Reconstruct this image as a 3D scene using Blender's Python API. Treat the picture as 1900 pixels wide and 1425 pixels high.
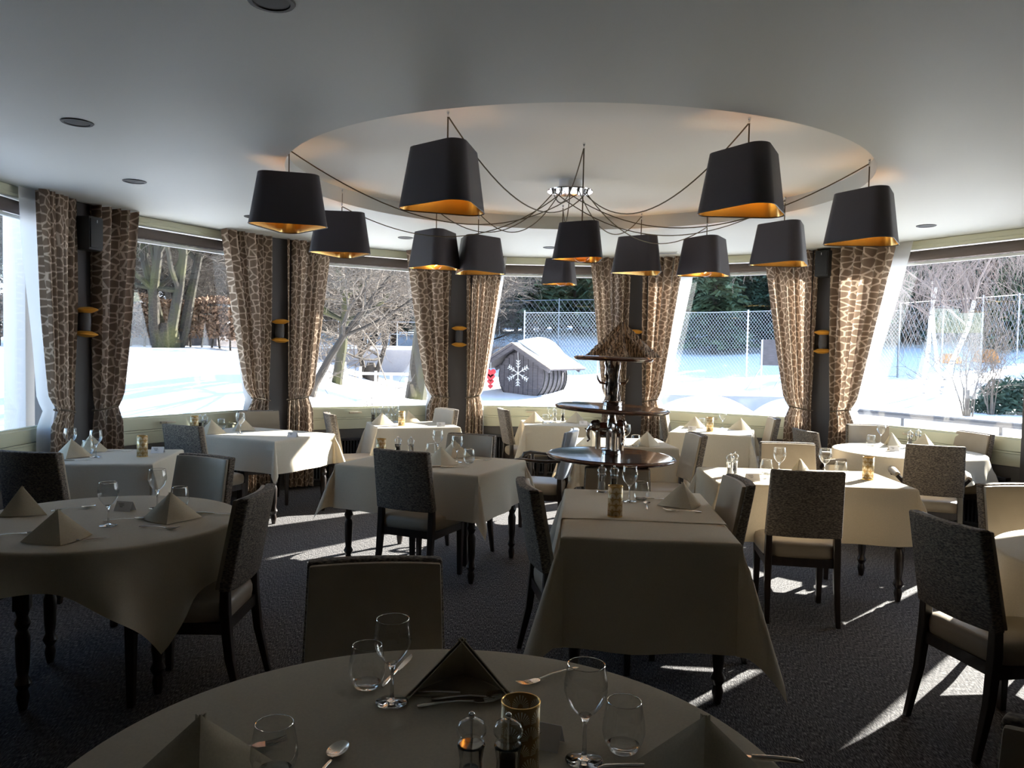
import bpy, bmesh, math, random
from mathutils import Vector, Matrix
random.seed(7)
R = math.radians
for o in list(bpy.data.objects): bpy.data.objects.remove(o)
scn = bpy.context.scene
COL = scn.collection

# ------------------------------------------------------------------ camera, sky, sun, exposure
cam = bpy.data.cameras.new('camera'); cam.sensor_width = 36; cam.lens = 36*1430/1900; cam.clip_end = 400
camo = bpy.data.objects.new('camera', cam); COL.objects.link(camo)
camo.location = (0, 0, 1.57); camo.rotation_euler = (Matrix.Rotation(R(90-2.303), 3, 'X') @ Matrix.Rotation(R(1.15), 3, 'Z')).to_euler()   # held a touch askew
scn.camera = camo
SUN_AZ, SUN_EL = 42.5, 25.0            # degrees: anticlockwise from +X, above the horizon
w = bpy.data.worlds.new('World'); scn.world = w; w.use_nodes = True
nt = w.node_tree; nt.nodes.clear()
sky = nt.nodes.new('ShaderNodeTexSky'); sky.sky_type = 'NISHITA'; sky.sun_disc = False
sky.sun_elevation = R(SUN_EL); sky.sun_rotation = R(90-SUN_AZ); sky.altitude = 1000; sky.dust_density = 0.6
bg = nt.nodes.new('ShaderNodeBackground'); bg.inputs[1].default_value = 0.25
wo = nt.nodes.new('ShaderNodeOutputWorld')
nt.links.new(sky.outputs[0], bg.inputs[0]); nt.links.new(bg.outputs[0], wo.inputs[0])
sl = bpy.data.lights.new('sun', 'SUN'); sl.energy = 11; sl.angle = R(0.55); sl.color = (1, .95, .87)
so = bpy.data.objects.new('sun', sl); COL.objects.link(so)
sd = Vector((math.cos(R(SUN_EL))*math.cos(R(SUN_AZ)), math.cos(R(SUN_EL))*math.sin(R(SUN_AZ)), math.sin(R(SUN_EL))))
so.rotation_euler = sd.to_track_quat('Z', 'Y').to_euler(); so.location = (20, 20, 20)
vs = scn.view_settings; vs.view_transform = 'Standard'; vs.look = 'None'; vs.gamma = 1; vs.exposure = 1.9; vs.use_curve_mapping = False
scn.cycles.max_bounces = 8; scn.cycles.diffuse_bounces = 4; scn.cycles.transparent_max_bounces = 24
scn.cycles.transmission_bounces = 6; scn.cycles.sample_clamp_indirect = 8

# ------------------------------------------------------------------ mesh helpers
class MB:
    """collects geometry for one mesh"""
    def __init__(s): s.v = []; s.f = []; s.uv = None
    def add(s, vs, fs, M=None):
        n = len(s.v)
        s.v += [tuple(M @ Vector(p)) if M is not None else tuple(p) for p in vs]
        s.f += [tuple(i+n for i in f) for f in fs]; return s
    def box(s, c, d, M=None, taper=1.0, top=None):
        x, y, z = [k/2 for k in d]; tx, ty = (top[0]/2, top[1]/2) if top else (x*taper, y*taper)
        vs = [(-x,-y,-z),(x,-y,-z),(x,y,-z),(-x,y,-z),(-tx,-ty,z),(tx,-ty,z),(tx,ty,z),(-tx,ty,z)]
        T = Matrix.Translation(c); T = M @ T if M is not None else T
        return s.add(vs, [(3,2,1,0),(4,5,6,7),(0,1,5,4),(1,2,6,5),(2,3,7,6),(3,0,4,7)], T)
    def lathe(s, prof, n=24, M=None, sx=1, sy=1, closed=True):
        """prof: list of (r,z); ends with r=0 are capped to points"""
        vs = []; fs = []; rows = []
        for r, z in prof:
            if r < 1e-6: rows.append([len(vs)]); vs.append((0,0,z))
            else:
                rows.append(list(range(len(vs), len(vs)+n)))
                vs += [(sx*r*math.cos(2*math.pi*k/n), sy*r*math.sin(2*math.pi*k/n), z) for k in range(n)]
        for a, b in zip(rows, rows[1:]):
            for k in range(n):
                k2 = (k+1) % n
                if len(a) == 1 and len(b) == 1: continue
                if len(a) == 1: fs.append((a[0], b[k2], b[k]))
                elif len(b) == 1: fs.append((a[k], a[k2], b[0]))
                else: fs.append((a[k], a[k2], b[k2], b[k]))
        return s.add(vs, fs, M)
    def tube(s, pts, rad, n=6, M=None, cap=True):
        pts = [Vector(p) for p in pts]; rad = rad if isinstance(rad, (list, tuple)) else [rad]*len(pts)
        vs = []; fs = []; up = None
        for i, p in enumerate(pts):
            t = (pts[min(i+1, len(pts)-1)] - pts[max(i-1, 0)])
            t = t.normalized() if t.length > 1e-9 else Vector((0,0,1))
            if up is None:
                up = Vector((0,0,1)) if abs(t.z) < .9 else Vector((1,0,0))
            a = t.cross(up)
            if a.length < 1e-6: a = t.cross(Vector((0,1,0)))
            a.normalize(); b = a.cross(t).normalized(); up = b
            for k in range(n):
                q = 2*math.pi*k/n
                vs.append(tuple(p + rad[i]*(math.cos(q)*a + math.sin(q)*b)))
        for i in range(len(pts)-1):
            for k in range(n):
                k2 = (k+1) % n
                fs.append((i*n+k, i*n+k2, (i+1)*n+k2, (i+1)*n+k))
        if cap:
            fs.append(tuple(range(n-1, -1, -1))); fs.append(tuple((len(pts)-1)*n+k for k in range(n)))
        return s.add(vs, fs, M)
    def grid(s, nx, ny, fn, M=None, closex=False):
        vs = [fn(i/nx, j/ny) for j in range(ny+1) for i in range(nx + (0 if closex else 1))]
        wdt = nx if closex else nx+1
        fs = [(j*wdt+i, j*wdt+(i+1) % wdt, (j+1)*wdt+(i+1) % wdt, (j+1)*wdt+i) for j in range(ny) for i in range(nx)]
        return s.add(vs, fs, M)
    def prism(s, poly, z0, z1, M=None):
        n = len(poly)
        vs = [(x, y, z0) for x, y in poly] + [(x, y, z1) for x, y in poly]
        fs = [tuple(range(n-1, -1, -1)), tuple(range(n, 2*n))] + [(i, (i+1) % n, n+(i+1) % n, n+i) for i in range(n)]
        return s.add(vs, fs, M)
    def ico(s, c, r, M=None, n=10, m=6):
        rx, ry, rz = r if isinstance(r, (tuple, list)) else (r, r, r)
        prof = [(math.sin(math.pi*j/m), -math.cos(math.pi*j/m)) for j in range(m+1)]
        T = Matrix.Translation(c) @ Matrix.Diagonal((rx, ry, rz, 1)); T = M @ T if M is not None else T
        return s.lathe(prof, n, T)
    def mesh(s, name, smooth=False, bevel=0, seg=2, angle=40):
        me = bpy.data.meshes.new(name); me.from_pydata(s.v, [], s.f); me.validate()
        if bevel:
            bm = bmesh.new(); bm.from_mesh(me)
            bmesh.ops.recalc_face_normals(bm, faces=bm.faces)
            es = [e for e in bm.edges if len(e.link_faces) == 2 and e.calc_face_angle(0) > R(30)]
            bmesh.ops.bevel(bm, geom=es, offset=bevel, segments=seg, profile=.6, affect='EDGES', clamp_overlap=True)
            bm.to_mesh(me); bm.free(); smooth = True
        if smooth:
            me.polygons.foreach_set('use_smooth', [True]*len(me.polygons))
            try: me.set_sharp_from_angle(angle=R(angle))
            except Exception: pass
        me.update(); return me

def link(name, me, mat=None, parent=None, loc=None, rot=None):
    o = bpy.data.objects.new(name, me); COL.objects.link(o)
    if mat is not None and me is not None and not me.materials: me.materials.append(mat)
    if parent is not None: o.parent = parent
    if loc is not None: o.location = loc
    if rot is not None: o.rotation_euler = rot
    return o
def part(name, mb, mat, parent=None, smooth=False, bevel=0, seg=2, loc=None, rot=None, angle=40):
    return link(name, mb.mesh(name, smooth, bevel, seg, angle), mat, parent, loc, rot)
def tag(o, label, cat, group=None, kind=None):
    o['label'] = label; o['category'] = cat
    if group: o['group'] = group
    if kind: o['kind'] = kind
    return o
def empty(name, loc=(0,0,0), rz=0.0, parent=None, rot=None):
    o = bpy.data.objects.new(name, None); COL.objects.link(o); o.location = loc
    o.rotation_euler = rot if rot else (0, 0, rz); o.empty_display_size = .1
    if parent is not None: o.parent = parent
    return o
KIDS = {}
def dup(root, loc=None, rz=None, scale=None):
    """copy a thing, its parts and their sub-parts; mesh data shared"""
    def cp(o, p):
        c = o.copy(); COL.objects.link(c)
        if p is not None: c.parent = p
        for k in o.children: cp(k, c)
        return c
    c = cp(root, None)
    if loc is not None: c.location = loc
    if rz is not None: c.rotation_euler = (c.rotation_euler[0], c.rotation_euler[1], rz)
    if scale is not None: c.scale = (scale,)*3 if not isinstance(scale, tuple) else scale
    return c
def structure(o): o['kind'] = 'structure'; return o

# ------------------------------------------------------------------ materials
def newmat(name):
    m = bpy.data.materials.new(name); m.use_nodes = True
    nt = m.node_tree; b = nt.nodes['Principled BSDF']; return m, nt, b
def N(nt, t, **kw):
    n = nt.nodes.new('ShaderNode'+t)
    for k, v in kw.items():
        if k.startswith('i_'): n.inputs[k[2:].replace('_', ' ')].default_value = v
        else: setattr(n, k, v)
    return n
def mat(name, col, rough=.6, metal=0, var=0, vscale=20, bump=0, bscale=60, spec=.5, coat=0, stretch=None, detail=4):
    m, nt, b = newmat(name); L = nt.links.new
    b.inputs['Base Color'].default_value = (*col, 1); b.inputs['Roughness'].default_value = rough
    b.inputs['Metallic'].default_value = metal; b.inputs['Specular IOR Level'].default_value = spec
    if coat: b.inputs['Coat Weight'].default_value = coat; b.inputs['Coat Roughness'].default_value = .08
    if var or bump:
        tc = N(nt, 'TexCoord'); src = tc.outputs['Object']
        if stretch:
            mp = N(nt, 'Mapping'); mp.inputs['Scale'].default_value = stretch; L(src, mp.inputs[0]); src = mp.outputs[0]
    if var:
        no = N(nt, 'TexNoise'); no.inputs['Scale'].default_value = vscale; no.inputs['Detail'].default_value = detail
        L(src, no.inputs['Vector'])
        cr = N(nt, 'ValToRGB'); cr.color_ramp.elements[0].position = .3; cr.color_ramp.elements[1].position = .7
        cr.color_ramp.elements[0].color = (*[max(0, c*(1-var)) for c in col], 1); cr.color_ramp.elements[1].color = (*[min(1, c*(1+var)) for c in col], 1)
        L(no.outputs['Fac'], cr.inputs[0]); L(cr.outputs[0], b.inputs['Base Color'])
    if bump:
        n2 = N(nt, 'TexNoise'); n2.inputs['Scale'].default_value = bscale; n2.inputs['Detail'].default_value = 3
        L(src, n2.inputs['Vector'])
        bp = N(nt, 'Bump'); bp.inputs['Strength'].default_value = bump; bp.inputs['Distance'].default_value = .01
        L(n2.outputs['Fac'], bp.inputs['Height']); L(bp.outputs[0], b.inputs['Normal'])
    return m
def two_tone(name, c1, c2, scale, stretch, rough, lo=.4, hi=.6, bump=.4, detail=2, metal=0):
    m, nt, b = newmat(name); L = nt.links.new
    tc = N(nt, 'TexCoord'); mp = N(nt, 'Mapping'); mp.inputs['Scale'].default_value = stretch
    L(tc.outputs['Object'], mp.inputs[0])
    no = N(nt, 'TexNoise'); no.inputs['Scale'].default_value = scale; no.inputs['Detail'].default_value = detail
    L(mp.outputs[0], no.inputs['Vector'])
    cr = N(nt, 'ValToRGB'); e = cr.color_ramp.elements; e[0].position = lo; e[1].position = hi; e[0].color = (*c1, 1); e[1].color = (*c2, 1)
    L(no.outputs['Fac'], cr.inputs[0]); L(cr.outputs[0], b.inputs['Base Color'])
    b.inputs['Roughness'].default_value = rough; b.inputs['Metallic'].default_value = metal
    if bump:
        bp = N(nt, 'Bump'); bp.inputs['Strength'].default_value = bump; bp.inputs['Distance'].default_value = .004
        L(no.outputs['Fac'], bp.inputs['Height']); L(bp.outputs[0], b.inputs['Normal'])
    return m
def thin_glass(name, tint=(1,1,1), ior=1.45, rough=0.0, base=.04, edge=.8, power=4.0):
    """a thin clear sheet: light passes straight through, the surface mirrors by its Fresnel share"""
    m = bpy.data.materials.new(name); m.use_nodes = True; nt = m.node_tree; nt.nodes.clear(); L = nt.links.new
    tr = N(nt, 'BsdfTransparent'); tr.inputs[0].default_value = (*tint, 1)
    gl = N(nt, 'BsdfGlossy'); gl.inputs['Roughness'].default_value = rough
    lw = N(nt, 'LayerWeight'); lw.inputs['Blend'].default_value = .5
    pw = N(nt, 'Math', operation='POWER'); pw.inputs[1].default_value = power
    ma = N(nt, 'Math', operation='MULTIPLY_ADD'); ma.inputs[1].default_value = edge; ma.inputs[2].default_value = base
    mx = N(nt, 'MixShader'); out = N(nt, 'OutputMaterial')
    L(lw.outputs['Facing'], pw.inputs[0]); L(pw.outputs[0], ma.inputs[0])
    L(ma.outputs[0], mx.inputs[0]); L(tr.outputs[0], mx.inputs[1]); L(gl.outputs[0], mx.inputs[2]); L(mx.outputs[0], out.inputs[0])
    return m
def sheet(name, color_fn, transl=.35, rough=.8):
    """a thin cloth: part of the light comes through from behind"""
    m = bpy.data.materials.new(name); m.use_nodes = True; nt = m.node_tree; nt.nodes.clear(); L = nt.links.new
    c = color_fn(nt)
    d = N(nt, 'BsdfDiffuse'); t = N(nt, 'BsdfTranslucent'); mx = N(nt, 'MixShader'); mx.inputs[0].default_value = transl
    out = N(nt, 'OutputMaterial')
    if isinstance(c, tuple): d.inputs[0].default_value = (*c, 1); t.inputs[0].default_value = (*c, 1)
    else: L(c, d.inputs[0]); L(c, t.inputs[0])
    L(d.outputs[0], mx.inputs[1]); L(t.outputs[0], mx.inputs[2]); L(mx.outputs[0], out.inputs[0])
    return m

MT = {}
MT['ceiling'] = mat('ceiling_paint', (.66,.68,.66), .6, bump=.05, bscale=120)
MT['oval'] = mat('oval_ceiling_pale', (.88,.86,.81), .7)  # paler, warmer tone inside the oval than on the rest of the ceiling
MT['carpet'] = two_tone('carpet_weave', (.010,.008,.012), (.27,.255,.25), 38, (9,1,1), .95, .47, .68, .8, 3)
MT['pillar'] = mat('pillar_paint', (.055,.05,.052), .6)
MT['parapet'] = mat('parapet_paint', (.10,.095,.09), .8, bump=.2, bscale=200)
MT['wallback'] = mat('plaster_brown', (.16,.135,.11), .85, var=.12, vscale=3)
MT['cream'] = mat('cream_aluminium', (.62,.62,.46), .38, spec=.5)
MT['whiteframe'] = mat('white_frame', (.72,.74,.72), .4)
MT['rollerbox'] = mat('roller_fabric', (.13,.105,.095), .8)
MT['rubber'] = mat('black_gasket', (.02,.02,.02), .7)
MT['pane'] = thin_glass('window_glass', (.97,.985,.98))
MT['radiator'] = mat('radiator_black', (.02,.02,.025), .45)
MT['gold'] = mat('gold_leaf', (.90,.60,.22), .26, metal=1)
MT['goldpaint'] = mat('gold_paint', (.80,.38,.05), .45, metal=.5)
MT['shade'] = mat('shade_fabric', (.045,.040,.050), .5, bump=.1, bscale=500)
MT['chrome'] = mat('polished_metal', (.8,.8,.8), .12, metal=1)
MT['silver'] = mat('old_silver', (.62,.56,.52), .18, metal=1, var=.35, vscale=30)
MT['steel'] = mat('cutlery_steel', (.78,.74,.68), .16, metal=1)
MT['cable'] = mat('cable_brown', (.10,.075,.035), .6)
MT['darkwood'] = mat('dark_wood', (.022,.014,.011), .32, var=.4, vscale=8, stretch=(6,6,.6), coat=.2)
MT['mahogany'] = mat('mahogany', (.085,.028,.018), .16, var=.45, vscale=7, stretch=(1,7,1), coat=.6)
MT['leather'] = mat('taupe_leather', (.31,.255,.19), .45, var=.08, vscale=6, bump=.12, bscale=220)
MT['weave'] = two_tone('bark_weave', (.062,.05,.044), (.26,.215,.17), 150, (.5,.5,1.5), .9, .36, .70, .6, 1)
MT['blueleather'] = mat('blue_grey_leather', (.30,.33,.38), .35)
MT['linen'] = mat('linen_cloth', (.62,.55,.43), .85, var=.06, vscale=180, bump=.10, bscale=500)
MT['linen2'] = mat('linen_cloth_pale', (.66,.60,.49), .85, var=.06, vscale=180, bump=.10, bscale=500)
def let_through(m, col, k):
    """thin woven linen lets some light through from behind"""
    nt = m.node_tree; L = nt.links.new; out = nt.nodes['Material Output']; b = nt.nodes['Principled BSDF']
    t = N(nt, 'BsdfTranslucent'); t.inputs[0].default_value = (*col, 1); mx = N(nt, 'MixShader'); mx.inputs[0].default_value = k
    L(b.outputs[0], mx.inputs[1]); L(t.outputs[0], mx.inputs[2]); L(mx.outputs[0], out.inputs[0])
let_through(MT['linen'], (.75,.58,.33), .22); let_through(MT['linen2'], (.75,.62,.40), .20)
MT['napkin'] = mat('napkin_linen', (.52,.45,.33), .88, var=.06, vscale=200, bump=.12, bscale=600)
MT['card'] = mat('card_paper', (.80,.76,.74), .7)
MT['ink'] = mat('card_ink', (.05,.04,.04), .7)
MT['glass'] = thin_glass('drinking_glass', (.96,.97,.97), 1.5, base=.08, edge=.9, power=2.6)
gm, gnt, gb = newmat('solid_glass'); gb.inputs['Transmission Weight'].default_value = 1; gb.inputs['Roughness'].default_value = 0; gb.inputs['IOR'].default_value = 1.48
MT['solidglass'] = gm
MT['pepper'] = mat('peppercorns', (.025,.02,.018), .7, var=.6, vscale=300)
MT['salt'] = mat('salt', (.8,.78,.75), .8)
MT['speaker'] = mat('speaker_black', (.012,.012,.013), .55)
MT['black'] = mat('black_hole', (.008,.008,.008), .6)
MT['rope'] = mat('tie_cord', (.10,.075,.05), .8)
def emat(name, col, s):
    m = bpy.data.materials.new(name); m.use_nodes = True; nt = m.node_tree; nt.nodes.clear()
    e = N(nt, 'Emission'); e.inputs[0].default_value = (*col, 1); e.inputs[1].default_value = s
    o = N(nt, 'OutputMaterial'); nt.links.new(e.outputs[0], o.inputs[0]); return m
MT["filament"] = emat("filament", (1, .55, .16), 25)
MT['bulb'] = thin_glass('bulb_glass', (1,.86,.62), 1.5)
MT['downglow'] = mat('downlight_reflector', (.03,.03,.03), .3, metal=.6)

def curtain_col(nt):
    L = nt.links.new
    uv = N(nt, 'UVMap'); mp = N(nt, 'Mapping'); mp.inputs['Scale'].default_value = (15, 15, 15); L(uv.outputs[0], mp.inputs[0])
    vo = N(nt, 'TexVoronoi', voronoi_dimensions='2D', feature='DISTANCE_TO_EDGE'); vo.inputs['Scale'].default_value = 1
    L(mp.outputs[0], vo.inputs['Vector'])
    cr = N(nt, 'ValToRGB'); e = cr.color_ramp.elements; e[0].position = .07; e[1].position = .12
    e[0].color = (.60,.48,.37,1); e[1].color = (.23,.165,.12,1); L(vo.outputs['Distance'], cr.inputs[0])
    return cr.outputs[0]
MT['curtain'] = sheet('curtain_print', curtain_col, .30)
MT['lining'] = sheet('curtain_lining', lambda nt: (.78,.79,.80), .45)

def fan_mat():
    m, nt, b = newmat('brass_fan_pattern'); L = nt.links.new
    def math_(op, a, c=None):
        n = N(nt, 'Math', operation=op)
        for i, q in enumerate((a, c)):
            if q is None: continue
            if isinstance(q, (int, float)): n.inputs[i].default_value = q
            else: L(q, n.inputs[i])
        return n.outputs[0]
    uv = N(nt, 'UVMap'); sp = N(nt, 'SeparateXYZ'); L(uv.outputs[0], sp.inputs[0])
    v = math_('MULTIPLY', sp.outputs[1], 5.0); row = math_('FLOOR', v)
    u = math_('ADD', math_('MULTIPLY', sp.outputs[0], 6.0), math_('MULTIPLY', row, .5))
    fu = math_('SUBTRACT', math_('FRACT', u), .5); fv = math_('SUBTRACT', math_('FRACT', v), .05)
    ang = math_('ARCTAN2', fv, fu)
    rad = math_('SQRT', math_('ADD', math_('MULTIPLY', fu, fu), math_('MULTIPLY', fv, math_('MULTIPLY', fv, .35))))
    rays = math_('GREATER_THAN', math_('SINE', math_('MULTIPLY', ang, 26)), .1)
    inside = math_('MULTIPLY', math_('LESS_THAN', rad, .47), math_('GREATER_THAN', rad, .13))
    fac = math_('MULTIPLY', rays, inside)
    mx = N(nt, 'Mix', data_type='RGBA'); L(fac, mx.inputs[0]); mx.inputs[6].default_value = (.42,.27,.10,1); mx.inputs[7].default_value = (.85,.78,.60,1)
    L(mx.outputs[2], b.inputs['Base Color']); b.inputs['Metallic'].default_value = .55; b.inputs['Roughness'].default_value = .38
    return m
MT['fan'] = fan_mat()
# outdoors
MT['snow'] = mat('snow', (.88,.89,.92), .8, bump=.5, bscale=3)
MT['bark'] = mat('bark', (.045,.036,.03), .9, var=.4, vscale=4, bump=.6, bscale=14)
MT['mossbark'] = two_tone('mossy_bark', (.03,.025,.02), (.05,.048,.016), 2.2, (1,1,.6), .95, .42, .62, .5, 4)
MT['twig'] = mat('twig', (.14,.113,.092), .9)
MT['birch'] = two_tone('birch_bark', (.06,.05,.045), (.80,.78,.75), 5, (1,1,6), .8, .36, .44, .2, 3)
MT['birchtwig'] = mat('birch_twig', (.22,.175,.16), .9)
MT['needle'] = mat('conifer_needles', (.045,.085,.06), .8, var=.5, vscale=.8)
MT['needle2'] = mat('conifer_needles_light', (.085,.125,.065), .8, var=.5, vscale=.8)
MT['trunk'] = mat('conifer_bark', (.06,.045,.04), .9, var=.3, vscale=3)
MT['hedge'] = mat('dry_beech_leaves', (.18,.105,.065), .8, var=.5, vscale=6)
MT['concrete'] = mat('concrete', (.42,.40,.42), .85, var=.1, vscale=1.2)
MT['galv'] = mat('galvanised_steel', (.50,.52,.55), .45, metal=.6)
MT['darkgalv'] = mat('shaded_rail_steel', (.10,.10,.11), .6)  # dark grey puts the balcony rail's shadow side into the colour
MT['hutwood'] = mat('grey_stained_wood', (.085,.075,.085), .7, var=.25, vscale=5, stretch=(1,1,8))
MT['shingle'] = mat('shingle_wood', (.30,.24,.19), .85, var=.3, vscale=9)
MT['whitepaint'] = mat('white_paint', (.8,.8,.8), .5)
MT['red'] = mat('red_enamel', (.55,.015,.025), .35)
MT['orange'] = mat('orange_canvas', (.80,.28,.03), .6)
MT['render'] = mat('pale_render', (.66,.62,.60), .85)
MT['brownrock'] = None
# ------------------------------------------------------------------ the room: a twelve-sided glazed bay round BC
BC = Vector((.42, 5.45, 0)); BR = 4.42; CEIL = 2.77
ANG = [195 - 30*k for k in range(8)]            # pillars, from the left wall round to the right wall
def pol(a, r=BR): return Vector((BC.x + r*math.cos(R(a)), BC.y + r*math.sin(R(a)), 0))
VX = [pol(a) for a in ANG]
XL, XR, YB = VX[0].x, VX[-1].x, -4.5

# floor
fb = MB(); poly = [(XL-.3, YB-.2), (XR+.3, YB-.2)] + [tuple(pol(a, 4.52)[:2]) for a in ANG[::-1]]
fb.prism(poly, -.12, 0.0); structure(part('floor', fb, MT['carpet']))

# ceiling with the raised oval
OVC, OVX, OVY, OVZ = (.41, 5.60), 2.0, 1.88, 2.89
def make_ceiling():
    bm = bmesh.new()
    out = [bm.verts.new((x, y, CEIL)) for x, y in [(XL-.3, YB-.2), (XR+.3, YB-.2)] + [tuple(pol(a, 4.58)[:2]) for a in ANG[::-1]]]
    n = 96
    el = [(OVC[0]+OVX*math.cos(2*math.pi*k/n), OVC[1]+OVY*math.sin(2*math.pi*k/n)) for k in range(n)]
    lo = [bm.verts.new((x, y, CEIL)) for x, y in el]
    es = [bm.edges.new((a, b)) for a, b in zip(out, out[1:]+out[:1])] + [bm.edges.new((a, b)) for a, b in zip(lo, lo[1:]+lo[:1])]
    bmesh.ops.triangle_fill(bm, edges=es, use_beauty=True, use_dissolve=False)
    hi = [bm.verts.new((x, y, OVZ)) for x, y in el]
    for k in range(n): bm.faces.new((lo[k], lo[(k+1) % n], hi[(k+1) % n], hi[k])).material_index = 0
    top = bm.faces.new(hi); top.material_index = 1
    bmesh.ops.recalc_face_normals(bm, faces=bm.faces)
    me = bpy.data.meshes.new('ceiling'); bm.to_mesh(me); bm.free(); return me
ce = structure(link('ceiling', make_ceiling(), MT['ceiling'])); ce.data.materials.append(MT['oval'])
rb = MB(); rb.prism([(XL-.5, YB-.4), (XR+.5, YB-.4)] + [tuple(pol(a, 4.82)[:2]) for a in ANG[::-1]], 2.93, 3.2)
structure(part('roof', rb, MT['render']))
eb = MB()                                              # closes the gap between ceiling and roof above the windows
for a, b in zip(ANG, ANG[1:]):
    p, q = pol(a, 4.53), pol(b, 4.53); m = (p+q)/2; d = q-p
    eb.box((m.x, m.y, 2.855), (d.length, .06, .17), Matrix.Translation((m.x, m.y, 0)) @ Matrix.Rotation(math.atan2(d.y, d.x), 4, 'Z') @ Matrix.Translation((-m.x, -m.y, 0)))
structure(part('trim_1', eb, MT['render']))
wl = MB(); wl.box((XL-.1, (VX[0].y+YB)/2, 1.4), (.2, VX[0].y-YB, 2.8)); structure(part('wall_left', wl, MT['wallback']))
wr = MB(); wr.box((XR+.1, (VX[-1].y+YB)/2, 1.4), (.2, VX[-1].y-YB, 2.8)); structure(part('wall_right', wr, MT['wallback']))
wb = MB(); wb.box(((XL+XR)/2, YB-.1, 1.4), (XR-XL+.6, .2, 2.8)); structure(part('wall_back', wb, MT['wallback']))

wf = structure(empty('wall_front', (BC.x, BC.y, 0)))
WINF = []
for k in range(7):                                   # seven facets
    a, b = VX[k], VX[k+1]; d = b-a; ln = d.length; mid = (a+b)/2; rz = math.atan2(d.y, d.x)
    Mw = Matrix.Translation(mid - Vector((BC.x, BC.y, 0))) @ Matrix.Rotation(rz, 4, 'Z')
    pb = MB(); pb.box((0, .06, .32), (ln+.05, .20, .64), Mw); part('parapet', pb, MT['parapet'], wf)
    W = structure(empty('window_%d' % (k+1), tuple(mid), rz)); WINF.append((W, ln, mid, rz))
    hw = ln/2 - .13
    def p_(name, c, dd, m, bev=.004, par=W):
        q = MB(); q.box(c, dd); return part(name, q, MT[m], par, bevel=bev, seg=1)
    p_('bottom_rail', (0, .02, .70), (2*hw, .10, .115), 'cream'); p_('sill', (0, .045, .765), (2*hw, .16, .018), 'cream')
    p_('sash_rail', (0, .02, .83), (2*hw, .07, .11), 'cream'); p_('glazing_bead', (0, .03, .89), (2*hw, .045, .02), 'cream')
    p_('gasket', (0, -.018, .77), (2*hw, .008, .010), 'rubber', 0)
    p_('lintel', (0, .03, 2.725), (2*hw, .11, .085), 'cream'); p_('lintel_strip', (0, -.022, 2.70), (2*hw, .012, .03), 'cream')
    q = MB(); q.lathe([(0, -hw+.02), (.052, -hw+.02), (.052, hw-.02), (0, hw-.02)], 16, Matrix.Translation((0, .03, 2.622)) @ Matrix.Rotation(R(90), 4, 'Y'))
    part('roller_blind', q, MT['rollerbox'], W, smooth=True)
    p_('blind_bar', (0, .03, 2.548), (2*hw, .035, .028), 'whiteframe')
    for s in (-1, 1):
        p_('jamb', (s*(hw-.02), .03, 1.71), (.05, .09, 1.66), 'cream')
    p_('pane', (0, .04, 1.715), (2*hw-.08, .008, 1.66), 'pane', 0)
    h = MB(); h.box((-.18, -.045, .835), (.11, .03, .022)); hb = part('handle', h, MT['linen'], W, bevel=.004); h = MB(); h.box((-.14, -.067, .835), (.10, .014, .016)); part('lever', h, MT['linen'], hb, bevel=.003)
for k in range(8):
    a = ANG[k]
    q = MB(); q.box((0, 0, CEIL/2), (.26, .40, CEIL), Matrix.Translation(pol(a, 4.38)-Vector((BC.x, BC.y, 0))) @ Matrix.Rotation(R(a), 4, 'Z'))
    part('pillar', q, MT['pillar'], wf, bevel=.006, seg=1)

# black fin radiators under the windows
for k in range(1, 7):
    W, ln, mid, rz = WINF[k]
    r = empty('radiator', tuple(mid), rz)
    nf = 44
    q = MB()
    for i in range(nf): q.box((-.78 + 1.56*i/(nf-1), -.09, .30), (.014, .07, .42))
    g = part('grille_fins', q, MT['radiator'], r); g['kind'] = 'stuff'
    q = MB(); q.box((0, -.09, .53), (1.62, .085, .03)); part('top_bar', q, MT['radiator'], r, bevel=.006)
    q = MB(); q.box((0, -.09, .08), (1.62, .085, .03)); part('bottom_bar', q, MT['radiator'], r, bevel=.006)
    for s in (-.7, .7):
        q = MB(); q.box((s, -.09, .0325), (.04, .06, .065)); part('foot', q, MT['radiator'], r)
    tag(r, 'black finned radiator under the ' + ['', 'hedge', 'bare tree', 'barrel hut', 'fence and forest', 'birch', 'far right'][k] + ' window', 'radiator', 'radiators under the windows')

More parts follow.
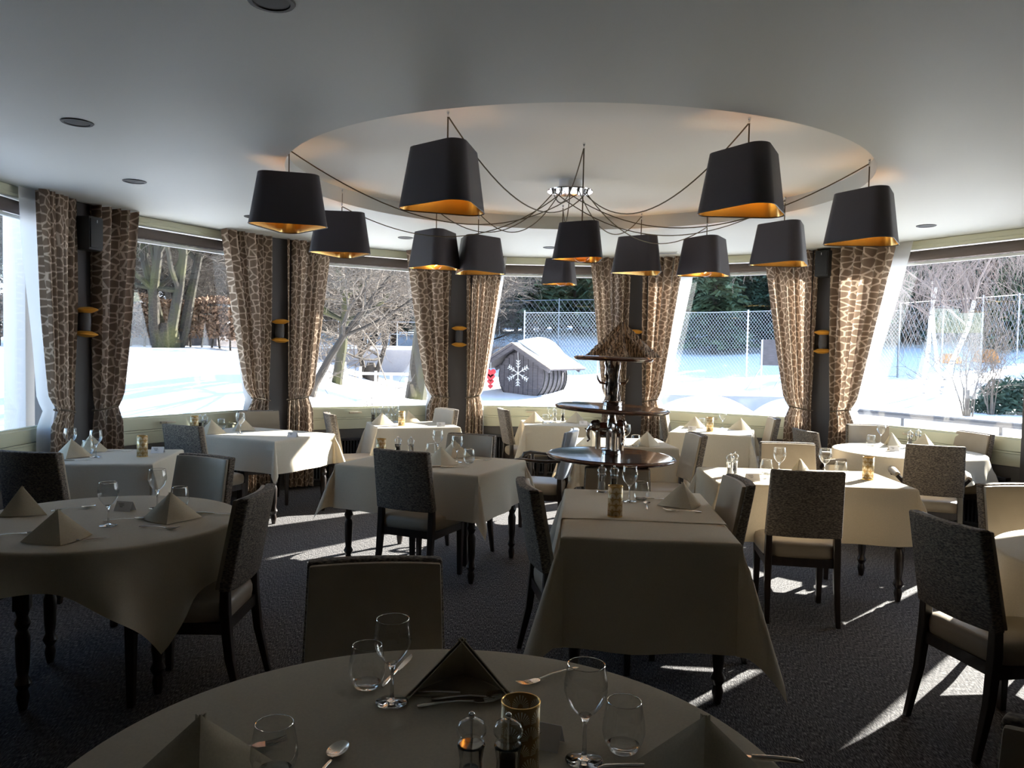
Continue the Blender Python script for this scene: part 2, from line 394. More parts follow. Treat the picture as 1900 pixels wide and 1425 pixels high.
# ------------------------------------------------------------------ curtains
def curtain_mesh(side, seed, lining=False, wt=.56, wm=.27, grow=0):
    """local to a window facet: x along the glass, y outward, hung on the inside beside a pillar; side=+1 opens towards +x"""
    rnd = random.Random(seed); nx, nz = (72, 44) if not lining else (10, 44)
    zt, z1, z0 = 1.02, 2.765, .03
    ph = rnd.uniform(0, 6.28); nf = 5.2 + rnd.uniform(-.4, .4); ph2 = rnd.uniform(0, 6)
    me_v = []; uvs = []
    for j in range(nz+1):
        z = z0 + (z1-z0)*j/nz
        if z > zt: k = ((z-zt)/(z1-zt)); wdt = wm + (wt-wm)*(k**.92); amp = .034 + .026*min(1, k*2.2); inn = .03*(1-k)
        else: k = ((zt-z)/zt); wdt = wm + .05*k**.7; amp = .026 + .012*k; inn = .03 - .03*k
        pinch = math.exp(-((z-zt)/.07)**2)
        amp *= 1-.55*pinch; wdt *= 1-.16*pinch
        for i in range(nx+1):
            u = i/nx
            if lining:
                x = inn + wdt*(.55 + .45*u) + (grow*(.25+.75*max(0, (z-zt)/(z1-zt))) if z > zt else grow*.25)*u*(1-pinch); y = -.10 + .03*u + .008*math.sin(u*5+z*4)
            else:
                uu = u + .035*math.sin(2*math.pi*nf*u*.5 + ph2 + .5*z)*math.sin(math.pi*u)
                x = inn + wdt*uu
                y = -.175 - amp*math.sin(2*math.pi*nf*u + ph + .25*math.sin(2.1*z+ph2)) - .35*amp*math.sin(4*math.pi*nf*u + ph2)
                y -= .02*pinch
            me_v.append((side*x, y, z)); uvs.append((u*1.05, z))
    m = MB(); wq = nx+1
    fs = [(j*wq+i, j*wq+i+1, (j+1)*wq+i+1, (j+1)*wq+i) for j in range(nz) for i in range(nx)]
    m.add(me_v, fs)
    me = m.mesh('curtain_cloth' if not lining else 'lining', True, angle=180)
    ul = me.uv_layers.new(name='UVMap')
    for lp in me.loops: ul.data[lp.index].uv = uvs[lp.vertex_index]
    return me
CN = ['', 'leftmost', 'second', 'third', 'fourth', 'fifth', 'sixth', 'seventh']
def tie_mb(side, wm=.27):
    q = MB(); n = 20
    pts = [(side*(.03+.5*wm*.8 + (.5*wm*.8+.012)*math.cos(2*math.pi*i/n)), -.178+.052*math.sin(2*math.pi*i/n), 1.02+.02*math.cos(2*math.pi*i/n)) for i in range(n+1)]
    q.tube(pts, .008, 6, cap=False)
    return q
for k in range(1, 8):                                # at pillar k: the right end of facet k-1 and the left end of facet k
    for side in (-1, 1):
        if (k, side) in ((6, -1), (7, 1)): continue
        f = k-1 if side == -1 else k
        W, ln, mid, rz = WINF[f]
        M = Matrix.Translation(mid) @ Matrix.Rotation(rz, 4, 'Z') @ Matrix.Translation((-side*(ln/2-.135), 0, 0))
        wt = {(1,-1): .46, (1,1): .46, (2,-1): .64, (2,1): .50, (3,-1): .60, (3,1): .46, (4,-1): .50, (4,1): .52, (5,-1): .58, (5,1): .72, (6,-1): .24, (6,1): .62, (7,-1): 1.6}.get((k, side), .5)  # the last window's two curtains are unseen, added and sized to block sun
        c = empty('curtain', tuple(M.translation), rz); wm = {(3,1): .19, (4,1): .22}.get((k, side), .27)
        link('cloth', curtain_mesh(side, 10*k+side, wt=wt, wm=wm), MT['curtain'], c)
        link('lining', curtain_mesh(side, 10*k+side, True, wt=wt, wm=wm, grow=.10 if (k, side) in ((1,-1), (4,1), (5,1)) else .035 if (k, side) == (3,1) else -.09), MT['lining'], c)
        part('tie_back', tie_mb(side, wm), MT['rope'], c, smooth=True)
        tag(c, 'brown web-print curtain %s the %s pillar, tied back' % ('left of' if side == -1 else 'right of', CN[k]), 'curtain', 'printed curtains at the pillars')

# ------------------------------------------------------------------ pillar sconces, speakers, downlights
def sconce(k, zc=1.76):
    a = ANG[k]; p = pol(a, 4.25)
    s = empty('wall_sconce', (p.x, p.y, zc), R(a+90))
    q = MB(); q.lathe([(0,-.075),(.045,-.075),(.05,-.03),(.05,.03),(.045,.075),(0,.075)], 20, Matrix.Translation((0, .06, 0))); part('lamp_body', q, MT['pillar'], s, smooth=True)
    q = MB(); q.box((0, .012, 0), (.05, .05, .09)); part('wall_bracket', q, MT['pillar'], s)
    for sg in (-1, 1):
        q = MB(); q.lathe([(0,-.030),(.05,-.024),(.088,-.006),(.095,0),(.085,.008),(.05,.022),(0,.028)], 24, Matrix.Translation((0, .075, sg*.10)) @ Matrix.Rotation(R(6*sg), 4, 'X'))
        part('gold_dish', q, MT['goldpaint'], s, smooth=True)
    return s
for k in range(1, 6):
    # the dish faces the room: local +y points at the centre of the bay
    tag(sconce(k), 'gold two-dish wall sconce on the %s pillar' % CN[k], 'wall lamp', 'sconces on the pillars')
def speaker(k, zc, label):
    a = ANG[k]; p = pol(a, 4.17)
    s = empty('loudspeaker', (p.x, p.y, zc), R(a+90))
    q = MB(); q.prism([(-.085,-.06),(.085,-.06),(.075,.10),(-.075,.10)], -.14, .14); part('cabinet', q, MT['speaker'], s, bevel=.012)
    q = MB(); q.box((0, .106, 0), (.13, .01, .24)); part('grille', q, MT['black'], s, bevel=.003)
    q = MB(); q.box((0, -.075, 0), (.05, .05, .08)); part('bracket', q, MT['speaker'], s)
    q = MB(); q.box((0, .113, .10), (.004, .003, .025)); part('indicator', q, MT['whitepaint'], s)
    tag(s, label, 'loudspeaker', 'loudspeakers on the pillars')
speaker(1, 2.50, 'black loudspeaker high on the leftmost pillar between two curtains')
speaker(5, 2.60, 'black loudspeaker high on the fifth pillar under the ceiling')
DL = [(-2.38,4.22,'by the wall'), (-2.79,5.69,'near the leftmost curtains'), (-.86,2.72,'at the very top of the picture'), (-1.16,8.23,'behind the left lamp shades'),
      (.40,8.76,'before the hut window'), (2.12,8.42,'before the fourth pillar'), (3.64,6.88,'near the fifth pillar'), (-2.40,7.11,'beside the outermost lamp shade')]
for x, y, t in DL:
    d = empty('downlight', (x, y, CEIL))
    q = MB(); q.lathe([(.062,-.001),(.064,-.006),(.078,-.006),(.082,-.001),(.082,.0)], 32); part('trim_ring', q, MT['speaker'], d, smooth=True)
    q = MB(); q.lathe([(0,-.003),(.040,-.004),(.063,-.002)], 32); part('reflector', q, MT['black'], d, smooth=True)
    tag(d, 'dark round recessed downlight in the ceiling ' + t, 'downlight', 'recessed downlights')
v = empty('air_grille', (1.62, 9.02, CEIL), R(-18))
q = MB(); q.box((0,0,-.005), (.55,.10,.01)); part('frame', q, MT['whiteframe'], v)
for i in range(4):
    q = MB(); q.box((0,-.036+.024*i,-.012), (.52,.008,.006)); part('slat', q, MT['galv'], v)
tag(v, 'slim white air grille in the ceiling above the fourth pillar', 'air grille')

# ------------------------------------------------------------------ the chandelier: canopy with draped cables, twelve hanging shades
def tri(c, rho, n=8):
    pts = []
    for k in range(3):
        a0 = 90 + 120*k
        for i in range(n+1):
            a = R(a0 - 60 + 120*i/n)
            pts.append((c*math.cos(R(a0)) + rho*math.cos(a), c*math.sin(R(a0)) + rho*math.sin(a)))
    return pts
def shade_mb(c, rho, h, top=.78, off=0.0, z0=0):
    lo = tri(c, rho-off); n = len(lo); q = MB(); rows = 6
    vs = []; bul = lambda t: 1 - (1-top)*t
    for j in range(rows+1):
        t = j/rows; vs += [(x*bul(t), y*bul(t), z0 + h*t) for x, y in lo]
    fs = [(j*n+i, j*n+(i+1) % n, (j+1)*n+(i+1) % n, (j+1)*n+i) for j in range(rows) for i in range(n)]
    q.add(vs, fs); return q
def pendant(big=True, low_bulb=False):
    c, rho, h = (.185, .085, .33) if big else (.125, .06, .225)
    s = empty('pendant_lamp')
    sh_ = part('shade', shade_mb(c, rho, h), MT['shade'], s, smooth=True)
    q = shade_mb(c, rho, h-.006, off=.004, z0=.003); q.f = [tuple(reversed(f)) for f in q.f]
    part('gold_lining', q, MT['gold'], sh_, smooth=True)
    q = MB(); q.tube([(x, y, 0.0) for x, y in tri(c, rho)] + [(tri(c, rho)[0][0], tri(c, rho)[0][1], 0)], .003, 4, cap=False); part('rim', q, MT['shade'], sh_)
    q = MB()
    for a in (90, 210, 330): q.tube([(0, 0, h-.02), ((c+rho-.02)*.80*math.cos(R(a)), (c+rho-.02)*.80*math.sin(R(a)), h-.02)], .003, 4)
    part('spider', q, MT['chrome'], s)
    zb = .045 if low_bulb else .13
    q = MB(); q.lathe([(0,zb+.17),(.02,zb+.17),(.02,zb+.075),(.024,zb+.07),(.024,zb+.05),(0,zb+.05)], 12); part('lamp_holder', q, MT['speaker'], s, smooth=True)
    r = .062
    q = MB(); q.lathe([(0,zb-r)] + [(r*math.sin(R(a)), zb - r*math.cos(R(a))) for a in range(20, 161, 20)] + [(.018, zb+r+.004)], 20); b = part('bulb', q, MT['bulb'], s, smooth=True)
    q = MB(); q.tube([(.012*math.cos(t*1.3), .012*math.sin(t*1.3), zb-.03+.006*t) for t in range(12)], .0016, 4); part('filament', q, MT['filament'], b)
    return s
# x, y, z of the lower rim, turn, big, low bulb, description
LAMPS = [(-0.38,4.28,2.36,200,1,0,'large dark lamp shade hanging front left of the chandelier'), (1.275,4.29,2.375,182,1,0,'large dark lamp shade hanging front right of the chandelier'),
 (-1.48,5.07,2.36,15,1,0,'dark lamp shade hanging outermost on the left'), (2.32,5.12,2.345,178,1,0,'dark lamp shade hanging outermost on the right'),
 (-1.42,6.36,2.35,5,1,0,'dark lamp shade half behind the outermost left one'), (2.2,6.35,2.34,184,1,0,'dark lamp shade in front of the fifth pillar curtains'),
 (0.42,4.87,2.165,210,0,1,'smaller low lamp shade in the middle of the chandelier'), (-0.72,7.1,2.335,192,1,1,'lamp shade with showing bulb before the third pillar'),
 (-0.34,7.2,2.305,165,1,0,'lamp shade just right of the third pillar gap'), (0.42,6.88,2.19,195,0,1,'small low lamp shade against the forest window'),
 (1.17,7.2,2.335,205,1,0,'lamp shade in front of the fourth pillar'), (1.73,7,2.31,180,1,1,'lamp shade with showing bulb beside the fourth pillar curtain')]
can = empty('chandelier_canopy', (.412, 5.92, OVZ))
q = MB(); q.lathe([(0,0),(.085,0),(.085,-.07),(0,-.07)], 32); part('ceiling_cup', q, MT['whitepaint'], can, smooth=True)
q = MB(); q.lathe([(0,-.062),(.10,-.064),(.175,-.080),(.172,-.088),(.10,-.076),(0,-.074)], 40); part('plate', q, MT['chrome'], can, smooth=True)
tag(can, 'white and chrome ceiling canopy from which the draped lamp cables spread', 'chandelier')
PROTO = {}
for i, (x, y, z, rt, big, lowb, lab) in enumerate(LAMPS):
    key = (big, lowb)
    if key not in PROTO: s = PROTO[key] = pendant(big, lowb); s.location = (x, y, z); s.rotation_euler = (0, 0, R(rt))
    else: s = dup(PROTO[key], (x, y, z), R(rt))
    h = .33 if big else .225
    inside = ((x-OVC[0])/OVX)**2 + ((y-OVC[1])/OVY)**2 < .985
    hz = OVZ if inside else CEIL
    q = MB(); q.tube([(0,0,h-.03), (0,0,hz-z-.02)], .0042, 6); part('drop_cable', q, MT['cable'], s, smooth=True)
    q = MB(); q.lathe([(0,hz-z),(.008,hz-z),(.008,hz-z-.012),(.004,hz-z-.02),(.006,hz-z-.035),(0,hz-z-.038)], 10); part('ceiling_hook', q, MT['chrome'], s, smooth=True)
    tag(s, lab, 'lamp', 'chandelier lamp shades')
    pl = bpy.data.lights.new('bulb_light', 'POINT'); pl.energy = .16 if big else .12; pl.color = (1, .74, .42); pl.shadow_soft_size = .05
    po = bpy.data.objects.new('bulb_light', pl); COL.objects.link(po); po.parent = s; po.location = (0, 0, .045 if lowb else .13)
    # cable from the canopy to the hook
    A = Vector((.13*math.cos(i*.52), .13*math.sin(i*.52)*.6, -.085)); B = Vector((x-.412, y-5.92, hz-OVZ-.03)); L_ = (B-A).length
    sag = .16*L_ + .04
    pts = []
    for t in range(25):
        u = t/24; p = A.lerp(B, u); p.z -= 4*sag*u*(1-u)*(1-.25*u); pts.append(p)
    q = MB(); q.tube(pts, .0042, 6); part('cable', q, MT['cable'], can, smooth=True)
    q = MB(); q.lathe([(0,0),(.008,0),(.008,-.025),(0,-.028)], 8, Matrix.Translation((A.x, A.y, -.07))); part('cable_grip', q, MT['chrome'], can, smooth=True)
ITEMS=[
('wine_glass',1,-0.264,1.756,0,'empty wine glass next to the far napkin on the front round table'),
('tumbler',1,-0.337,1.837,0,'clear tumbler beside the far wine glass on the front round table'),
('napkin',1,-0.107,1.836,0,'folded beige napkin standing open in the middle of the front round table'),
('knife',1,-0.276,1.929,78,'steel butter knife behind the far wine glass on the front round table'),
('knife',1,-0.103,1.803,0,'steel knife lying along the open napkin on the front round table'),
('fork',1,-0.104,1.755,12,'silver fork crossing the cutlery below the open napkin on the front round table'),
('spoon',1,-0.074,1.784,6,'silver spoon just below the open napkin on the front round table'),
('fork',1,0.107,1.908,218,'silver fork by the far rim of the front round table'),
('wine_glass',1,0.160,1.517,0,'empty wine glass beside the pepper mill on the front round table'),
('tumbler',1,0.245,1.562,0,'clear tumbler near the dark napkin on the front round table'),
('candle_holder',1,0.029,1.442,0,'brass fan-patterned candle holder behind the mills on the front round table'),
('salt_mill',1,-0.061,1.375,0,'clear salt mill beside the pepper mill on the front round table'),
('pepper_mill',1,0.006,1.375,0,'clear mill with black peppercorns before the candle holder on the front round table'),
('place_card',1,0.075,1.582,-20,'small folded card beside the candle holder on the front round table'),
('napkin',1,-0.563,1.397,200,'folded napkin nearest the left rim of the front round table'),
('tumbler',1,-0.439,1.439,0,'clear tumbler beside the lone spoon on the front round table'),
('fork',1,-0.542,1.529,20,'silver fork tucked behind the left napkin on the front round table'),
('napkin',1,0.379,1.435,165,'dark folded napkin nearest the right rim of the front round table'),
('knife',1,0.287,1.495,8,'steel knife tip showing beside the right napkin on the front round table'),
('spoon',1,-0.347,1.465,80,'lone silver spoon with shining bowl on the front round table'),
('knife',1,0.498,1.538,170,'steel knife handle past the right napkin on the front round table'),
('wine_glass',2,-1.809,3.449,0,'wine glass in front of the place card on the left round table'),
('wine_glass',2,-1.770,3.844,0,'wine glass behind the striped napkin on the left round table'),
('tumbler',2,-1.672,3.882,0,'short tumbler by the far chair on the left round table'),
('napkin',2,-2.343,3.657,150,'bluish folded napkin at the picture edge on the left round table'),
('napkin',2,-1.866,3.162,215,'folded napkin with dark pleat beside the knife on the left round table'),
('napkin',2,-1.589,3.583,195,'folded napkin right of the place card on the left round table'),
('place_card',2,-1.899,3.778,-12,'white place card with printed name on the left round table'),
('knife',2,-1.777,3.169,28,'steel knife beside the pleated napkin on the left round table'),
('fork',2,-2.107,3.237,35,'silver fork at the outer rim of the left round table'),
('spoon',2,-2.150,3.779,40,'silver spoon behind the pleated napkin on the left round table'),
('spoon',2,-1.782,3.565,18,'silver spoon left of the striped napkin on the left round table'),
('fork',2,-1.563,3.417,-10,'silver fork in front of the striped napkin on the left round table'),
('knife',2,-1.434,3.733,0,'steel knife at the right rim of the left round table'),
('wine_glass',3,-3.244,5.651,0,'outer wine glass against the curtain on the corner table by the leftmost curtains'),
('wine_glass',3,-3.009,5.566,0,'inner wine glass beside the tumbler on the corner table by the leftmost curtains'),
('tumbler',3,-3.155,5.724,0,'tumbler before the rear napkin on the corner table by the leftmost curtains'),
('napkin',3,-3.176,5.540,190,'front folded napkin on the corner table by the leftmost curtains'),
('napkin',3,-3.208,5.844,170,'rear folded napkin on the corner table by the leftmost curtains'),
('candle_holder',3,-2.708,5.641,0,'brass candle holder alone at the edge of the corner table by the leftmost curtains'),
('place_card',3,-2.694,5.860,10,'white place card beside the candle holder on the corner table by the leftmost curtains'),
('knife',3,-3.042,5.363,15,'steel knife near the front edge of the corner table by the leftmost curtains'),
('fork',3,-2.995,5.877,10,'silver fork near the rear edge of the corner table by the leftmost curtains'),
('candle_holder',4,-3.024,7.335,0,'patterned candle holder at the window side of the window table before the hedge'),
('salt_mill',4,-2.967,7.452,0,'clear salt mill at the window side of the window table before the hedge'),
('pepper_mill',4,-2.993,7.398,0,'dark pepper mill at the window side of the window table before the hedge'),
('napkin',4,-2.827,7.235,180,'folded napkin by the grey chair on the window table before the hedge'),
('tumbler',4,-2.880,7.630,0,'tumbler between the napkins of the window table before the hedge'),
('wine_glass',4,-2.565,7.279,0,'wine glass before the rear napkin on the window table before the hedge'),
('napkin',4,-2.657,7.569,160,'rear white folded napkin on the window table before the hedge'),
('place_card',4,-2.017,7.096,-8,'white place card at the bright end of the window table before the hedge'),
('candle_holder',5,-0.971,5.751,0,'gold patterned candle holder on the middle table with turned legs'),
('pepper_mill',5,-0.861,5.858,0,'dark-filled pepper mill on the middle table with turned legs'),
('salt_mill',5,-0.760,5.843,0,'clear salt mill on the middle table with turned legs'),
('tumbler',5,-0.615,5.952,0,'tumbler behind the near napkin on the middle table with turned legs'),
('wine_glass',5,-0.574,6.033,0,'far wine glass before the leather chair on the middle table with turned legs'),
('wine_glass',5,-0.395,5.662,0,'wine glass beside the right tumbler on the middle table with turned legs'),
('tumbler',5,-0.305,5.644,0,'right tumbler near the edge of the middle table with turned legs'),
('napkin',5,-0.499,5.508,185,'near folded napkin behind the woven chair on the middle table with turned legs'),
('napkin',5,-0.440,5.952,170,'rear folded napkin before the leather chair on the middle table with turned legs'),
('knife',5,-0.469,5.433,22,'first steel knife beside the near napkin on the middle table with turned legs'),
('knife',5,-0.392,5.417,24,'second steel knife close to the edge of the middle table with turned legs'),
('fork',5,-0.240,5.770,5,'silver fork at the far side of the middle table with turned legs'),
('napkin',6,-1.432,8.489,180,'folded napkin by the woven chair on the window table before the big bare tree'),
('napkin',6,-1.185,8.816,170,'sunlit white folded napkin on the window table before the big bare tree'),
('salt_mill',6,-1.506,8.758,0,'clear salt mill behind the napkin on the window table before the big bare tree'),
('pepper_mill',6,-1.570,8.736,0,'dark pepper mill behind the napkin on the window table before the big bare tree'),
('wine_glass',6,-1.434,8.783,0,'wine glass by the shaded napkin on the window table before the big bare tree'),
('wine_glass',6,-1.330,8.819,0,'wine glass by the candle holder on the window table before the big bare tree'),
('candle_holder',6,-1.198,8.399,0,'pale candle holder on the window table before the big bare tree'),
('tumbler',6,-1.380,8.687,0,'tumbler between the wine glasses on the window table before the big bare tree'),
('place_card',6,-0.765,8.366,5,'white place card at the front corner of the window table before the big bare tree'),
('napkin',7,0.276,9.059,180,'folded napkin on the chair side of the window table before the barrel hut'),
('napkin',7,0.774,9.171,180,'folded napkin on the stand side of the window table before the barrel hut'),
('wine_glass',7,0.468,9.102,0,'wine glass between the napkins of the window table before the barrel hut'),
('tumbler',7,0.401,9.016,0,'tumbler between the napkins of the window table before the barrel hut'),
('salt_mill',7,0.518,9.185,0,'clear salt mill between the napkins of the window table before the barrel hut'),
('pepper_mill',7,0.616,9.207,0,'dark pepper mill between the napkins of the window table before the barrel hut'),
('place_card',7,0.833,8.905,4,'white place card at the front edge of the window table before the barrel hut'),
('napkin',8,2.108,8.818,170,'rear folded napkin on the bright window table behind the tiered stand'),
('napkin',8,2.601,8.707,175,'folded napkin by the woven chair on the bright window table behind the tiered stand'),
('tumbler',8,2.207,8.904,0,'tumbler by the rear napkin on the bright window table behind the tiered stand'),
('candle_holder',8,2.179,8.428,0,'sunlit spotted candle holder on the bright window table behind the tiered stand'),
('wine_glass',8,2.427,8.824,0,'sunlit wine glass on the bright window table behind the tiered stand'),
('place_card',8,2.004,8.512,-15,'white place card on the bright window table behind the tiered stand'),
('wine_glass',9,1.028,6.880,0,'wine glass beside the silver figures on the table just behind the tiered stand'),
('tumbler',9,1.118,6.886,0,'tumbler next to the napkin on the table just behind the tiered stand'),
('napkin',9,1.235,6.946,182,'folded napkin at the open end of the table just behind the tiered stand'),
('napkin',9,0.729,6.909,175,'folded napkin behind the carved armrest on the table just behind the tiered stand'),
('salt_mill',10,0.543,4.543,0,'clear salt mill on the long table before the tiered stand'),
('pepper_mill',10,0.613,4.515,0,'dark pepper mill on the long table before the tiered stand'),
('candle_holder',10,0.532,3.858,0,'gold patterned candle holder on the long table before the tiered stand'),
('wine_glass',10,0.664,4.248,0,'tall wine glass on the long table before the tiered stand'),
('tumbler',10,0.738,4.301,0,'tumbler beside the wine glass on the long table before the tiered stand'),
('napkin',10,0.942,4.147,195,'folded olive napkin on the long table before the tiered stand'),
('fork',10,0.901,4.000,172,'silver fork in front of the napkin on the long table before the tiered stand'),
('spoon',10,0.739,4.126,80,'silver spoon near the tumbler on the long table before the tiered stand'),
('knife',10,0.822,4.335,5,'steel knife behind the napkin on the long table before the tiered stand'),
('salt_mill',11,1.503,5.249,0,'clear salt mill of the pair on the wide table beside the long one'),
('pepper_mill',11,1.555,5.326,0,'dark pepper mill of the pair on the wide table beside the long one'),
('place_card',11,1.613,5.104,0,'grey place card before the mills on the wide table beside the long one'),
('tumbler',11,1.800,5.391,0,'tumbler nearer the mills on the wide table beside the long one'),
('wine_glass',11,1.870,5.333,0,'wine glass nearer the mills on the wide table beside the long one'),
('wine_glass',11,2.188,5.336,0,'wine glass nearer the candle holder on the wide table beside the long one'),
('tumbler',11,2.307,5.351,0,'tumbler nearer the candle holder on the wide table beside the long one'),
('candle_holder',11,2.450,5.252,0,'gold candle holder with scales pattern on the wide table beside the long one'),
('napkin',11,2.000,5.265,262,'folded napkin between the wine glasses on the wide table beside the long one'),
('wine_glass',12,3.632,7.539,0,'tall wine glass on the sunlit round table by the birches'),
('tumbler',12,3.424,7.301,0,'left tumbler on the sunlit round table by the birches'),
('napkin',12,3.647,7.339,250,'pale arched napkin on the sunlit round table by the birches'),
('pepper_mill',12,3.780,7.276,0,'dark pepper mill on the sunlit round table by the birches'),
('salt_mill',12,3.913,7.383,0,'clear salt mill on the sunlit round table by the birches'),
('place_card',12,3.456,6.940,5,'grey place card on the sunlit round table by the birches'),
('napkin',12,3.912,7.255,180,'shaded napkin behind the woven armchair on the sunlit round table by the birches'),
]
CHAIRS=[
('chair',-0.369,2.102,-81,'dark leather-fronted chair facing out across the front round table'),
('chair',-1.430,3.486,-179,'knit-backed chair drawn up right of the left round table'),
('chair',-2.866,4.905,81,'dark chair at the picture edge behind the left round table'),
('chair',-1.936,4.347,-114,'grey leather-fronted chair behind the left round table'),
('chair',-2.613,6.621,66,'grey woven chair with its back to us at the hedge window table'),
('chair',-2.503,7.759,-62,'pale leather-fronted chair between hedge window table and curtain'),
('chair',-1.608,7.974,22,'woven side-on chair with sunlit edge at the bare tree window table'),
('chair',-0.955,8.638,-142,'cream chair beside the middle curtains at the bare tree window table'),
('chair',-0.604,5.285,66,'woven-backed chair pulled up to the front of the middle table'),
('chair',-0.420,5.860,-113,'beige leather-fronted chair on the far side of the middle table'),
('chair',0.170,9.034,12,'slim side-on chair at the barrel hut window table'),
('chair',0.364,3.891,8,'dark side-on chair left of the long table before the tiered stand'),
('chair',0.952,4.110,179,'side-on chair right of the long table before the tiered stand'),
('chair',1.779,4.748,81,'dark woven chair with its back to us at the wide table'),
('chair',2.105,5.681,-98,'brown leather-fronted chair on the far side of the wide table'),
('chair',1.299,6.482,-176,'speckled side-on chair at the table just behind the tiered stand'),
('chair',2.610,8.467,172,'brown woven chair turned to the bright window table'),
('chair',2.062,9.012,-16,'half-hidden chair behind the tiered stand near the third pillar'),
('armchair',2.966,7.072,5,'woven armchair seen from behind left of the sunlit round table'),
('chair',3.587,7.500,-93,'tan leather-fronted chair between curtain and sunlit round table'),
('armchair',3.403,6.232,69,'large speckled woven armchair with its back to us at the sunlit round table'),
('armchair',4.054,7.107,190,'olive armchair at the right edge facing the sunlit round table'),
('chair',2.744,3.850,-84,'dark chair behind the right-edge round table'),
('chair',2.084,3.208,10,'dark knit chair with its back to us at the right-edge round table'),
('carved_armchair',0.255,6.672,168,'antique armchair with carved scroll arms and blue-grey back by the tiered stand'),
('chair',0.653,4.612,-96,'grey chair facing us at the far head of the long table'),
('chair',0.879,1.062,-134,'dark chair back cut off by the bottom corner of the picture'),
]
